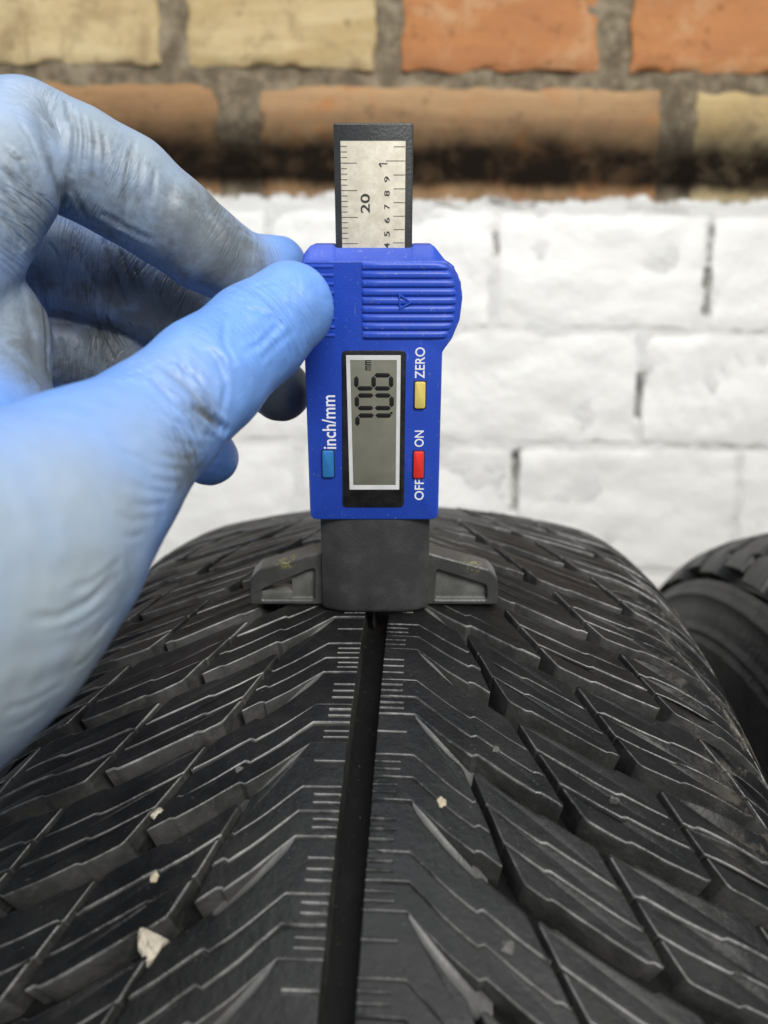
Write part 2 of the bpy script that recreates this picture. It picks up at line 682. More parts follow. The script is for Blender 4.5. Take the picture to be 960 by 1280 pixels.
def slice_polys(kind, sipes=True):
    """list of blocks; each block a list of polygons in (s, v)"""
    cuts = CUTS[kind]
    blocks = []
    for b in range(len(cuts) + 1):
        polys = []
        for i in range(3 if sipes else 1):
            T = top_line(i)
            B = bot_line(i if sipes else 2)
            lo = (lambda L: V_IN) if b == 0 else (lambda L: cut_v(L, cuts[b - 1], 1))
            hi = (lambda L: V_OUT) if b == len(cuts) else (lambda L: cut_v(L, cuts[b], -1))

            def samples(L):
                a, c = lo(L), hi(L)
                step = 2.2 if sipes else 6.0
                vs = set(np.linspace(a, c, max(3, int((c - a) / step) + 1)).round(3))
                for kx in KINK:
                    for q in (kx - .05, kx + 1.1):
                        if a + .3 < q < c - .3:
                            vs.add(q)
                if b == 0:
                    for q in (10.3, 10.55, 11.2, 13.0):
                        vs.add(q)
                return sorted(vs)
            tl = [(T(v), v) for v in samples(T)]
            bl = [(B(v), v) for v in samples(B)]
            if sipes:
                r0 = .9 if i == 0 else .3
                r2 = .9 if i == 2 else .3
                tl2, bl2 = corner(tl, bl, r0, b > 0, r2)
                poly = tl2 + bl2[::-1]
            else:
                poly = tl + bl[::-1]
            if b == 0 and sipes:                        # short slits that open into the centre groove
                s_hi, s_lo = T(V_IN), B(V_IN)
                n = 2
                L = 4.6 + .5 * ((i + kind) % 2)
                notch = []
                pos = [s_lo + (s_hi - s_lo) * (q + 1) / (n + 1) for q in range(n)]
                if i == 0:
                    pos = [s_lo + (s_hi - s_lo) * .55] if kind == 0 else [s_lo + (s_hi - s_lo) * q for q in (.22, .42, .62)]
                    L = 6.0 if kind == 0 else 4.6
                for s_ in sorted(pos):
                    notch += [(s_ - .08, V_IN), (s_ - .08, V_IN + L), (s_ + .08, V_IN + L), (s_ + .08, V_IN)]
                poly = poly + notch
            polys.append(poly)
        blocks.append(polys)
    return blocks


def near_edge(ns, nv):
    return .40 + 1.10 * max(0.0, -ns) + .75 * max(0.0, ns)


def slab_geom(prof, poly, mirror, verts, faces, bev=.34, hbot=-7.4, hj=0.0, tiltj=0.0, mats=None):
    """one slice of rubber: polygon in (s, v) raised from the groove floor to the tread face, worn round at the rim
    (more on the edge that trails); mats collects a material number per face"""
    poly = ccw([(s, -v if mirror else v) for s, v in poly])
    n = len(poly)
    rings = [(poly, hbot), (poly, -bev * 1.15), (inset_w(poly, bev * .22, near_edge), -bev * .42),
             (inset_w(poly, bev * .6, near_edge), -bev * .1), (inset_w(poly, bev, near_edge), 0.0)]
    rings.append((inset(rings[-1][0], .14), 0.0))
    base = len(verts)
    ms = sum(p[0] for p in poly) / n
    for pl, h in rings:
        for (s, v) in pl:
            hh = h + (hj + tiltj * (s - ms) if h > -2 else 0)
            verts.append(prof.point(s, v, hh, 0.0))
    for r_ in range(len(rings) - 1):
        for i in range(n):
            j = (i + 1) % n
            faces.append((base + r_ * n + i, base + r_ * n + j, base + (r_ + 1) * n + j, base + (r_ + 1) * n + i))
            if mats is not None:
                (s0, v0), (s1, v1) = poly[i], poly[j]
                l = math.hypot(s1 - s0, v1 - v0) or 1e-9
                ns = (v1 - v0) / l                       # outward normal along the rolling direction
                inner = abs(v0) < 3.2 and abs(v1) < 3.2
                if r_ == 0:
                    mats.append(1 if (ns < -.55 and not inner) else 4)  # walls facing the camera take the paler rubber, painted as if lit
                else:
                    mats.append(3 if (ns < -.35 and r_ < 3) else (5 if (ns > .5 and r_ < 3) else (4 if r_ < 3 else 0)))  # paler rubber on near and far rims stands in for caught light
    faces.append(tuple(base + (len(rings) - 1) * n + i for i in range(n)))
    if mats is not None:
        mats.append(0)


def tri_caps(me):
    bm = bmesh.new()
    bm.from_mesh(me)
    big = [f for f in bm.faces if len(f.verts) > 4]
    bmesh.ops.triangulate(bm, faces=big, quad_method='BEAUTY', ngon_method='BEAUTY')
    bmesh.ops.recalc_face_normals(bm, faces=bm.faces)
    bm.to_mesh(me)
    bm.free()
    return me


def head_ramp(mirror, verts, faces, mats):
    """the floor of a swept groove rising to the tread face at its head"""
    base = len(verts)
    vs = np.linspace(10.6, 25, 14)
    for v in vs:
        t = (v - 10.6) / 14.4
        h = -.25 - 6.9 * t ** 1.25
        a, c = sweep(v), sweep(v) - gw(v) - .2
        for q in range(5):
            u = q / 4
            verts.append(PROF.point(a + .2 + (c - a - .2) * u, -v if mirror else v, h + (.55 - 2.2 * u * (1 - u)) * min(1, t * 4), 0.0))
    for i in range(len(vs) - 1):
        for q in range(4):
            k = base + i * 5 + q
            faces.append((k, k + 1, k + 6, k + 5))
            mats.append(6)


def ring_mesh(name, pts, prof, seg=240):
    """lathe a cross-section (x, r) round the axle"""
    verts, faces = [], []
    n = len(pts)
    for k in range(seg):
        t = 2 * math.pi * k / seg
        for x, r in pts:
            verts.append((x * MM, r * math.sin(t) * MM, (prof.R + r * math.cos(t)) * MM))
    for k in range(seg):
        k2 = (k + 1) % seg
        for i in range(n - 1):
            faces.append((k * n + i, k * n + i + 1, k2 * n + i + 1, k2 * n + i))
    return fix_normals(pydata(name, verts, faces))


def sidewall_pts(prof, v0, rim_r):
    x0, r0 = prof.at(v0, -.6)
    xm = x0 + 5.5
    k = [(x0 - 1.5, r0 + 1.5), (x0, r0), (x0 + 2.2, r0 - 6), (x0 + 2.0, r0 - 9), (x0 + 3.4, r0 - 14), (xm, r0 - 28), (xm - 1, r0 - 45), (xm - 6, r0 - 62),
         (xm - 12, r0 - 74), (xm - 12.5, r0 - 80), (xm - 19, rim_r + 4), (xm - 26, rim_r), (xm - 36, rim_r + 3)]
    return k


def spin(o, ang, R=R):
    """turn a part about the axle (its thing's local x axis at height R)"""
    o.matrix_local = Matrix.Translation((0, 0, R * MM)) @ Matrix.Rotation(ang, 4, 'X') @ Matrix.Translation((0, 0, -R * MM))


def build_tyre():
    t = empty('tyre', 'black winter tyre with V-shaped sipes and a gauge standing on its tread', 'tyre')
    t.matrix_world = Matrix.Translation((.85 * MM, 0, 0)) @ Matrix.Rotation(-YAW, 4, 'Z') @ Matrix.Translation((0, YAXLE * MM, 0))
    # carcass with the groove floor
    pts = [PROF.at(v, -7.06) for v in np.linspace(-97, 97, 60)]
    mesh_obj('carcass', ring_mesh('carcass', pts, PROF, 360), M_FLOOR, t, 50)
    side = [PROF.at(97, -7.06), PROF.at(100.2, -6.0)] + sidewall_pts(PROF, 101, 200)
    for sg in (1, -1):
        mesh_obj('sidewall', ring_mesh('sidewall', [(sg * x, r) for x, r in side], PROF, 240), M_SIDE, t, 40)
    # tread blocks: three mesh variants of each block, shared round the wheel
    lib = {}
    for kind in (0, 1):
        polys = slice_polys(kind)
        for mirror in (False, True):
            for b, pl in enumerate(polys):
                for var in range(3):
                    verts, faces, mats = [], [], []
                    for q in pl:
                        slab_geom(PROF, q, mirror, verts, faces, bev=.30 + rnd.uniform(-.08, .12), hj=rnd.uniform(-.22, .06), tiltj=rnd.uniform(-.02, .065), mats=mats)
                    if b == 0:
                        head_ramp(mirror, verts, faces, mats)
                    me = pydata('tread_block', verts, faces)
                    for mm in (M_RUBBER, M_DUSTY_LIT, M_FLOOR, M_WORN_LIT, M_EDGE, M_LIP, M_RAMP):
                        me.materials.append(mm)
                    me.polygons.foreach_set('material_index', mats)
                    tri_caps(me)
                    me.polygons.foreach_set('use_smooth', [True] * len(me.polygons))
                    me.set_sharp_from_angle(angle=math.radians(40))
                    lib[kind, mirror, b, var] = me
    KMIN, KMAX = -7, 6
    for mirror in (False, True):
        for k in range(KMIN, KMAX + 1):
            s0 = -.3 - k * P + (-8.1 if mirror else 0)
            for b in range(4):
                o = mesh_obj('tread_block', lib[k % 2, mirror, b, rnd.randrange(3)], None, t)
                spin(o, -(s0 / R - PHI0))
    # the rest of the wheel, out of sight
    verts, faces = [], []
    simple = {k: slice_polys(k, False) for k in (0, 1)}
    for mirror in (False, True):
        for k in range(KMAX + 1, NP + KMIN):
            s0 = -.3 - k * P + (-8.1 if mirror else 0) - PHI0 * R
            for pl in simple[k % 2]:
                for q in pl:
                    slab_geom(PROF, [(s + s0, v) for s, v in q], mirror, verts, faces)
    tag(mesh_obj('tread', tri_caps(pydata('tread', verts, faces)), M_RUBBER, t, 40), kind='stuff')
    return t


def build_far_tyre():
    R2 = 287.0
    pr = Profile(R2, 68.0, 260.0, 32.0)
    t = empty('tyre', 'second black tyre cut off by the right edge, beside the measured one', 'tyre')
    t.matrix_world = Matrix.Translation((222 * MM, 0, 0)) @ Matrix.Rotation(-YAW, 4, 'Z') @ Matrix.Translation((0, YAXLE * MM, 0)) @ Matrix.Translation((0, 8 * MM, 0))
    pts = [pr.at(v, -8) for v in np.linspace(-96, 96, 50)]
    mesh_obj('carcass', ring_mesh('carcass', pts, pr, 300), M_RUBBER2, t, 50)
    side = [pr.at(96, -8), pr.at(97.5, -2.0)] + sidewall_pts(pr, 99, 200)
    fine = []
    for (xa, ra), (xb, rb) in zip(side[:-1], side[1:]):
        m = max(1, int(abs(ra - rb) / 1.2))
        fine += [(xa + (xb - xa) * q / m, ra + (rb - ra) * q / m) for q in range(m)]
    fine.append(side[-1])
    r_top = side[3][1]
    side = [(x + (1.1 if (3 < r_top - r < 5) or (19 < r_top - r < 21) or (24 < r_top - r < 26) or (52 < r_top - r < 55) else 0), r) for x, r in fine]
    for sg in (1, -1):
        mesh_obj('sidewall', ring_mesh('sidewall', [(sg * x, r) for x, r in side], pr, 240), M_SIDE, t, 40)
    n = 66
    p = 2 * math.pi * R2 / n

    def polys(kind):
        g = 6.5
        sh = [(-2, 56), (-9, 68), (-4, 70), (-10, 80), (-6, 82), (-9, 90 + 4 * kind)]
        a = [(s - g / 2, v) for s, v in sh] + [(s - p + g / 2, v) for s, v in sh[::-1]]
        mid = [(6, 24), (2, 38), (3, 42), (-2, 54)]
        c = [(s - g / 2, v) for s, v in mid] + [(s - p + g / 2, v) for s, v in mid[::-1]]
        cen = [(9, 2.5), (6, 20)]
        d = [(s - g / 2, v) for s, v in cen] + [(s - p + g / 2, v) for s, v in cen[::-1]]

        def dens(pl):
            out = []
            for i in range(len(pl)):
                A, B = pl[i], pl[(i + 1) % len(pl)]
                m = max(1, int(math.hypot(A[0] - B[0], A[1] - B[1]) / 5))
                out += [(A[0] + (B[0] - A[0]) * q / m, A[1] + (B[1] - A[1]) * q / m) for q in range(m)]
            return out
        return [dens(a), dens(c), dens(d)]
    lib = {}
    for kind in (0, 1):
        for mirror in (False, True):
            for b, q in enumerate(polys(kind)):
                verts, faces = [], []
                slab_geom(pr, q, mirror, verts, faces, bev=1.0, hbot=-8.5)
                me = tri_caps(pydata('tread_block', verts, faces))
                me.materials.append(M_RUBBER2)
                me.polygons.foreach_set('use_smooth', [True] * len(me.polygons))
                me.set_sharp_from_angle(angle=math.radians(40))
                lib[kind, mirror, b] = me
    for k in range(-6, 7):
        for b in range(2):
            o = mesh_obj('tread_block', lib[k % 2, True, b], None, t)
            spin(o, -(k * p / R2), R2)
    verts, faces = [], []
    for mirror in (False, True):
        for k in range(-6, n - 6):
            for b, q in enumerate(polys(k % 2)):
                if mirror and k <= 6 and b < 2:
                    continue
                slab_geom(pr, [(s + k * p, v) for s, v in q], mirror, verts, faces, bev=1.0, hbot=-8.5)
    tag(mesh_obj('tread', tri_caps(pydata('tread', verts, faces)), M_RUBBER2, t, 40), kind='stuff')


build_floor()
build_wall()
build_tyre()
build_far_tyre()


# ================================================================== THE DEPTH GAUGE
def plastic_blue():
    m, nt, nodes, links, b = new_mat('blue_plastic')
    g = N(nt)
    c = g.coord()
    f = g.ramp(g.noise(90, 5, .6, c), .35, .75)
    col = g.mix(f, (.015, .058, .42), (.020, .072, .48))
    gr = g.math('MULTIPLY', g.ramp(g.noise(170, 7, .75, c, .6), .60, .74), .5)
    col = g.mix(gr, col, (.035, .045, .10))
    sp = g.ramp(g.noise(1100, 2, .5, c), .66, .75)
    col = g.mix(g.math('MULTIPLY', sp, .5), col, (.20, .24, .36))
    mp = g.n('ShaderNodeMapping')
    links.new(c, mp.inputs['Vector'])
    mp.inputs['Scale'].default_value = (1500, 300, 120)
    mp.inputs['Rotation'].default_value = (0, .5, 0)
    scr = g.math('MULTIPLY', g.ramp(g.noise(1.0, 3, .6, mp.outputs[0]), .64, .72), g.ramp(g.noise(90, 3, .5, c), .45, .6))
    col = g.mix(g.math('MULTIPLY', scr, .45), col, (.14, .20, .45))
    links.new(col, b.inputs['Base Color'])
    links.new(g.math('ADD', g.math('MULTIPLY', gr, .5), .40), b.inputs['Roughness'])
    links.new(g.bump(g.noise(2200, 2, .5, c), .00006), b.inputs['Normal'])
    return m


def worn_grip():
    m, nt, nodes, links, b = new_mat('blue_grip')
    g = N(nt)
    c = g.coord()
    w = g.ramp(g.noise(240, 7, .75, c, 1.2), .57, .70)
    col = g.mix(g.math('MULTIPLY', w, .55), (.018, .070, .47), (.10, .11, .14))
    sp = g.ramp(g.noise(800, 3, .6, c), .70, .78)
    col = g.mix(g.math('MULTIPLY', sp, .6), col, (.42, .42, .38))
    sc2 = g.ramp(g.noise(520, 7, .8, c, 2.5), .57, .66)
    col = g.mix(g.math('MULTIPLY', sc2, .5), col, (.34, .34, .32))
    links.new(col, b.inputs['Base Color'])
    b.inputs['Roughness'].default_value = .42
    return m


def scale_plate_mat():
    m, nt, nodes, links, b = new_mat('scale_plate')
    g = N(nt)
    c = g.coord()
    f = g.ramp(g.noise(420, 6, .7, c), .35, .7)
    col = g.mix(f, (.55, .50, .39), (.70, .65, .53))
    d = g.ramp(g.noise(230, 6, .75, c, .8), .62, .74)
    col = g.mix(g.math('MULTIPLY', d, .5), col, (.26, .24, .18))
    sp = g.ramp(g.noise(1900, 2, .5, c), .68, .76)
    col = g.mix(g.math('MULTIPLY', sp, .45), col, (.22, .20, .16))
    links.new(col, b.inputs['Base Color'])
    b.inputs['Metallic'].default_value = .1
    b.inputs['Roughness'].default_value = .48
    return m


def black_plastic(name, col=(.022, .023, .024), scuff=(.10, .10, .095), rough=.52, smudges=()):
    m, nt, nodes, links, b = new_mat(name)
    g = N(nt)
    c = g.coord()
    f = g.ramp(g.noise(130, 6, .65, c), .4, .75)
    cc = g.mix(f, col, tuple(x * 1.7 for x in col))
    sp = g.ramp(g.noise(1300, 2, .6, c), .70, .77)
    cc = g.mix(g.math('MULTIPLY', sp, .55), cc, scuff)
    for sx, sy, sz in smudges:                       # flecks of yellow paint
        dn = g.n('ShaderNodeVectorMath', operation='DISTANCE')
        links.new(c, dn.inputs[0])
        dn.inputs[1].default_value = (sx * MM, sy * MM, sz * MM)
        k = g.math('MULTIPLY', g.ramp(dn.outputs['Value'], .0038, .0010), g.ramp(g.noise(900, 5, .7, c, 1.0), .50, .62))
        cc = g.mix(g.math('MULTIPLY', k, .8), cc, (.33, .32, .10))
    links.new(cc, b.inputs['Base Color'])
    b.inputs['Roughness'].default_value = rough
    links.new(g.bump(g.noise(1600, 3, .6, c), .00009), b.inputs['Normal'])
    return m


def text_part(name, body, px0, py0, px1, py1, yg, mat, parent, wide=1.0):
    """lettering reading upwards, filling a box given in image pixels (x0..x1, y bottom..top)"""
    x0, zb = G(px0, py1, yg)
    x1, zt = G(px1, py0, yg)
    cu = bpy.data.curves.new(name, 'FONT')
    cu.body = body
    cu.size = 1.0
    cu.resolution_u = 4
    cu.offset = .012
    to = bpy.data.objects.new('tmp', cu)
    COL.objects.link(to)
    dg = bpy.context.evaluated_depsgraph_get()
    me = bpy.data.meshes.new_from_object(to.evaluated_get(dg))
    bpy.data.objects.remove(to)
    co = np.array([v.co[:] for v in me.vertices])
    mn, mx = co.min(0), co.max(0)
    u = (co[:, 0] - mn[0]) / (mx[0] - mn[0])
    w = (co[:, 1] - mn[1]) / (mx[1] - mn[1])
    for v, a, b in zip(me.vertices, u, w):
        v.co = ((x1 + (x0 - x1) * b) * MM, (yg - .05) * MM, (zb + (zt - zb) * a) * MM)
    me.update()
    me.materials.clear()
    return mesh_obj(name, me, mat, parent)


def box(name, x0, x1, y0, y1, z0, z1, mat, parent, bev=0.0):
    return plate(name, [(x0, z0), (x1, z0), (x1, z1), (x0, z1)], y1, y0, bev or .02, mat, parent)


def build_gauge():
    g = empty('tread_depth_gauge', 'blue digital tread depth gauge reading 7.06 held upright on the tyre', 'depth gauge')
    g.location = (0, 0, ZC * MM)
    g.rotation_euler = (TAU, 0, 0)
    blue, grip = plastic_blue(), worn_grip()
    black = black_plastic('black_plastic', (.038, .038, .038), rough=.42)
    frame_m = black_plastic('anodised_black', (.030, .032, .032), (.16, .16, .14), .42)
    white = simple_mat('white_print', (.78, .80, .84), .5)
    ink = simple_mat('dark_print', (.035, .03, .025), .6)
    FR = -7.2                                           # front face of the housing
    q = lambda px, py: G(px, py, FR)
    # housing
    BTM, TOP = q(468, 650)[1], G(468, 308, -4.2)[1]
    ftop = q(468, 325)[1]
    xl, xr = q(386, 600)[0], q(549, 600)[0]
    bul = [(549, 600), (553, 437), (566, 424), (576, 400), (579.5, 372), (577, 352), (569, 334), (558, 325)]
    outer = [(xl + .9, BTM), (xr - .9, BTM), (xr, BTM + 1.0)]
    outer += [(xr, q(0, 440)[1])] + [q(a - 1.0, b) for a, b in bul[2:]]
    xtr = outer[-1][0]
    outer += [(xtr - 2.0, TOP - .2), (xtr - 2.6, TOP + .35), (xtr - 6.6, TOP + .35), (xtr - 7.2, TOP - .3)]
    xtl = xl - .0
    outer += [(xl + 7.2, TOP - .3), (xl + 6.6, TOP + .35), (xl + 1.9, TOP + .35), (xl + .2, TOP - 1.6), (xl, ftop - 1.0)]
    outer += [(xl, BTM + 1.0)]
    outer = rounded(outer, .55, 3)
    outer = ccw(outer)
    fp = [(x, min(z, ftop + (z - TOP) * .05)) if z > ftop else (x, z) for x, z in outer]
    body = plate('housing', outer, 6.2, FR, .55, blue, g, 30, front_poly=fp)
    # thumb-wheel grip on the right with its saw-tooth ridges
    z0, z1 = q(500, 424)[1], q(500, 327)[1]
    xa = q(453, 375)[0]
    edge_z = [q(a, b)[1] for a, b in [(553, 437), (566, 424), (576, 400), (579.5, 372), (577, 352), (569, 334), (556, 322)]]
    edge_x = [q(a, b)[0] for a, b in [(553, 437), (566, 424), (576, 400), (579.5, 372), (577, 352), (569, 334), (556, 322)]]
    rows, per = 9, 10
    verts, faces = [], []
    ncol = None
    for r_ in range(rows * per + 1):
        t = r_ / (rows * per)
        z = z0 + (z1 - z0) * t
        ph = (t * rows) % 1.0
        h = .62 * (min(1, (1 - ph) * 3.0) if ph > .30 else ph / .30) ** .8
        h = .12 + h * .75
        if r_ in (0, rows * per):
            h = 0.0
        xe = float(np.interp(z, edge_z, edge_x)) - .55
        path = [(xa, FR + .1), (xa + .02, FR - h * .55), (xa + .5, FR - h), (xa + 4, FR - h), (xa + 8, FR - h), (xa + 12, FR - h), (xe - 3.0, FR - h), (xe - 1.3, FR + .25 - h),
                (xe - .3 + h * .6, FR + 1.1 - h * .6), (xe + h, FR + 2.6), (xe + h, 2.0), (xe + h * .5, 5.2), (xe - 1.5, 6.0)]
        ncol = len(path)
        verts += [(x * MM, y * MM, z * MM) for x, y in path]
    for r_ in range(rows * per):
        for i in range(ncol - 1):
            a = r_ * ncol + i
            faces.append((a, a + 1, a + ncol + 1, a + ncol))
    mesh_obj('grip_pad', fix_normals(pydata('grip_pad', verts, faces)), grip, g, 50)
    # small raised arrow on the grip
    A = [G(498, 366, FR - .7), G(516, 378, FR - .7), G(499, 388, FR - .7)]
    ctr = (sum(a[0] for a in A) / 3, sum(a[1] for a in A) / 3)
    inn = [((x - ctr[0]) * .62 + ctr[0], (z - ctr[1]) * .62 + ctr[1]) for x, z in A]
    ring_plate('arrow_mark', ccw(A), ccw(inn), FR - .3, FR - .78, .06, grip, g)
    # ribs on the left side, half under the thumb
    xb = q(418, 375)[0]
    for i in range(9):
        zc = z0 + (z1 - z0) * (i + .5) / 9
        box('grip_rib', xl - .25, xb, FR - .28, FR + 3, zc - .30, zc + .30, grip, g, .15)
    # display
    bz = rounded([q(428, 634), q(505, 634), q(507.5, 438), q(427, 438)], 1.2, 5)
    bez = plate('display_bezel', bz, FR + .5, FR - .22, .16, simple_mat('gloss_black', (.008, .008, .009), .25, bump=(700, .00005), var=.5), g)
    Y1 = FR - .24
    o4 = [G(437, 612, Y1), G(499, 612, Y1), G(501, 444, Y1), G(432.5, 444, Y1)]
    i4 = [G(441.5, 606.5, Y1), G(494.5, 606.5, Y1), G(496, 450, Y1), G(437.5, 450, Y1)]
    ring_plate('display_frame', ccw(o4), ccw(i4), FR - .15, Y1 - .05, .03, simple_mat('white_frame', (.66, .67, .66), .45, var=-.15), bez)
    lcd = simple_mat('lcd_glass', (.155, .155, .120), .16, var=.22, vscale=150, coat=.6, bump=(900, .00002))
    plate('display_glass', ccw(i4), FR - .1, FR - .235, .01, lcd, bez)
    seg_m = simple_mat('lcd_segment', (.006, .006, .006), .4)
    YS = FR - .26

    def seg(pts):
        plate('digit_segment', [G(a, b, YS) for a, b in pts], FR - .23, YS, .005, seg_m, bez)

    def hbar(x0, x1, y, w=2.8):          # along x
        seg([(x0, y), (x0 + w, y - w), (x1 - w, y - w), (x1, y), (x1 - w, y + w), (x0 + w, y + w)])

    def vbar(x, ya, yb, w=2.8):
        seg([(x, ya), (x + w, ya + w), (x + w, yb - w), (x, yb), (x - w, yb - w), (x - w, ya + w)])
    S = 6.1
    zx = lambda a: 420 + a / S
    zy = lambda b: 430 + b / S
    # digits lie on their backs: their tops point left
    for name, yt, yb, x_off in (('6', 238, 338, 0), ('0', 392, 488, 4), ('7', 545, 640, 8)):
        xl_, xm, xr_ = zx(155 + x_off), zx(287 + x_off), zx(420 + x_off)
        t_, b_ = zy(yt), zy(yb)
        on = {'6': 'afedcg', '0': 'abcdef', '7': 'abc'}[name]
        if 'a' in on:
            vbar(xl_, t_ + .8, (b_ - .8) if name != '7' else b_ - 2.5)
        if 'g' in on:
            vbar(xm, t_ + .8, b_ - .8)
        if 'd' in on:
            vbar(xr_, t_ + .8, b_ - .8)
        if 'b' in on:
            hbar(xl_ + .8, xm - .8, t_)
        if 'c' in on:
            hbar(xm + .8, xr_ - .8, t_)
        if 'f' in on:
            hbar(xl_ + .8, xm - .8, b_)
        if 'e' in on:
            hbar(xm + .8, xr_ - .8, b_)
    seg([(zx(412), zy(518)), (zx(432), zy(518)), (zx(432), zy(534)), (zx(412), zy(534))])
    text_part('unit_mark', 'mm', zx(222), zy(122), zx(268), zy(200), FR - .235, seg_m, bez)
    # buttons and lettering
    for nm, c, (a, b, c2, d) in (('button', (.62, .50, .13), (518, 477, 532, 510)), ('button', (.68, .028, .022), (516.5, 564, 530, 597)), ('button', (.02, .16, .42), (403.5, 563, 417, 596))):
        x0, zb = q(a, d)
        x1, zt = q(c2, b)
        plate('button_well', rounded([(x0 - .25, zb - .25), (x1 + .25, zb - .25), (x1 + .25, zt + .25), (x0 - .25, zt + .25)], .4, 3), FR + .4, FR - .03, .02, simple_mat('well', (.006, .008, .03), .6), g)
        o = plate(nm, rounded([(x0, zb), (x1, zb), (x1, zt), (x0, zt)], .5, 4), FR + .4, FR - .75, .28, simple_mat('button_plastic', c, .4, var=.15), g)
        o['label'] = {(.62, .50, .13): 'yellow zero button', (.68, .028, .022): 'red on/off button', (.02, .16, .42): 'light blue unit button'}[c]
    text_part('lettering', 'ZERO', 518.5, 434, 531.5, 473, FR, white, g)
    text_part('lettering', 'ON', 518, 538, 530, 558.5, FR, white, g)
    text_part('lettering', 'OFF', 518, 599, 530, 625, FR, white, g)
    text_part('lettering', 'inch/mm', 403.5, 494, 419, 561, FR, white, g)
    # beam with the engraved scale
    YB = -3.0
    xa, ztop = G(416.5, 153.5, YB)
    xb_ = G(517, 153.5, YB)[0]
    beam = plate('beam', rounded([(xa, 45), (xb_, 45), (xb_, ztop), (xa, ztop)], [0, 0, .35, .35], 3), 1.2, YB, .35, frame_m, g)
    px0, pz1 = G(425.5, 176, YB)
    px1 = G(507, 176, YB)[0]
    pl = plate('scale_plate', [(px0, 46), (px1, 46), (px1, pz1), (px0, pz1)], YB + .2, YB - .06, .03, scale_plate_mat(), beam)
    YP = YB - .08
    zlong = [G(0, y, YP)[1] for y in (203.7, 238.4, 271.7, 304.4)]
    step = (zlong[0] - zlong[3]) / 15.0
    for i in range(-3, 20):
        z = zlong[0] - i * step
        L = 3.3 if i % 5 == 0 else 1.25
        box('tick_mark', px0 + .05, px0 + .05 + L, YP - .01, YB, z - .075, z + .075, ink, pl)
    zin = G(0, 201, YP)[1]
    for i in range(-1, 8):
        z = zin - i * step * 2.54
        L = 4.0 if i == 0 else 2.4
        box('tick_mark', px1 - .05 - L, px1 - .05, YP - .01, YB, z - .075, z + .075, ink, pl)
    Z3 = lambda a, b: (400 + a / 7.315, 145 + b / 7.315)
    for ch, (a, b, c, d) in {'20': (372, 710, 456, 885), '9': (588, 550, 638, 603), '8': (588, 680, 638, 732), '7': (588, 805, 638, 850), '6': (588, 928, 638, 978), '5': (588, 1053, 638, 1100), '4': (588, 1160, 638, 1208)}.items():
        p0, p1 = Z3(a, b), Z3(c, d)
        text_part('numeral', ch, p0[0], p0[1], p1[0], p1[1], YP, ink, pl)
    one = [(540, 429), (617, 429), (617, 440), (553, 440), (566, 462), (556, 468), (537, 440)]
    plate('numeral', [G(*Z3(a, b), YP) for a, b in one], YB, YP - .01, .01, ink, pl)
    # black foot: tower and two wings
    t0 = G(403, 765, -6.8)[0]
    t1 = G(535.5, 765, -6.8)[0]
    zt = BTM + 3
    verts, faces = [], []
    cols = 15
    zs = [0.0, .35, 1.0, 6, 12, zt]
    prof_ = []
    for i in range(cols):
        u = -1 + 2 * i / (cols - 1)
        prof_.append(((t0 + t1) / 2 + u * (t1 - t0) / 2, -6.8 + 2.6 * abs(u) ** 4.0))
    prof_ += [(t1, -2), (t1, 6), (t0, 6), (t0, -2)]
    nn = len(prof_)
    for z in zs:
        k = .45 * max(0, 1 - z / .6)
        for x, y in prof_:
            verts.append((x * MM * (1 - k * .01), (y + (k if y < 0 else -k)) * MM, z * MM))
    for r_ in range(len(zs) - 1):
        for i in range(nn):
            j = (i + 1) % nn
            faces.append((r_ * nn + i, r_ * nn + j, (r_ + 1) * nn + j, (r_ + 1) * nn + i))
    faces.append(tuple(range(nn)))
    faces.append(tuple(range((len(zs) - 1) * nn, len(zs) * nn)))
    mesh_obj('tower', fix_normals(pydata('tower', verts, faces)), black, g, 30)
    YF = -2.6
    qf = lambda a, b: G(a, b, YF)
    fa, fb = qf(357, 701), qf(592, 705)
    foot_m = black_plastic('foot_plastic', (.046, .046, .045), rough=.38, smudges=[(fa[0], -1, fa[1]), (fb[0], -1, fb[1])])
    zb = 0.0
    for side in (-1, 1):
        if side < 0:
            out = [(qf(312.5, 757)[0], zb), (qf(405, 757)[0], zb), (qf(405, 757)[0], qf(405, 690)[1]), qf(324, 712), (qf(312.5, 722)[0], qf(312.5, 724)[1])]
            inn = [qf(327, 750), qf(393, 750), qf(393, 711), qf(384, 713.5), qf(326, 738)]
        else:
            out = [(qf(531, 757)[0], zb), (qf(622.5, 757)[0], zb), (qf(622.5, 722)[0], qf(622.5, 724)[1]), qf(612, 712.5), (qf(531, 757)[0], qf(531, 691)[1])]
            inn = [qf(543, 750), qf(609, 750), qf(608, 732), qf(600, 729), qf(546, 712)]
        oo = rounded(out, .7, 4)
        ii = rounded(inn, .7, 4)
        w = ring_plate('foot', oo, ii, 4.0, YF, .35, foot_m, g, 35)
        panel = black_plastic('grey_panel', (.085, .085, .078), (.22, .22, .2), .36)
        if side > 0:
            plate('panel', inset(ii, -.3), 3.0, YF + 1.5, .25, panel, w)
            sx0, sz0 = qf(545, 752)
            sx1 = qf(607, 752)[0]
            ledge(w, sx0, sx1, sz0, YF, panel)
        else:
            plate('panel', rounded([qf(364, 752), qf(395, 752), qf(395, 708), qf(364, 718)], .5, 3), 3.0, YF + 1.4, .25, panel, w)
            plate('panel', rounded([qf(326, 752), qf(365, 752), qf(365, 741), qf(326, 741)], .4, 3), 3.0, YF + .9, .3, panel, w)
            sx0, sz0 = qf(329, 752)
            ledge(w, sx0, qf(391, 752)[0], sz0, YF, panel)
    # probe pin reaching down into the centre groove
    verts, faces = [], []
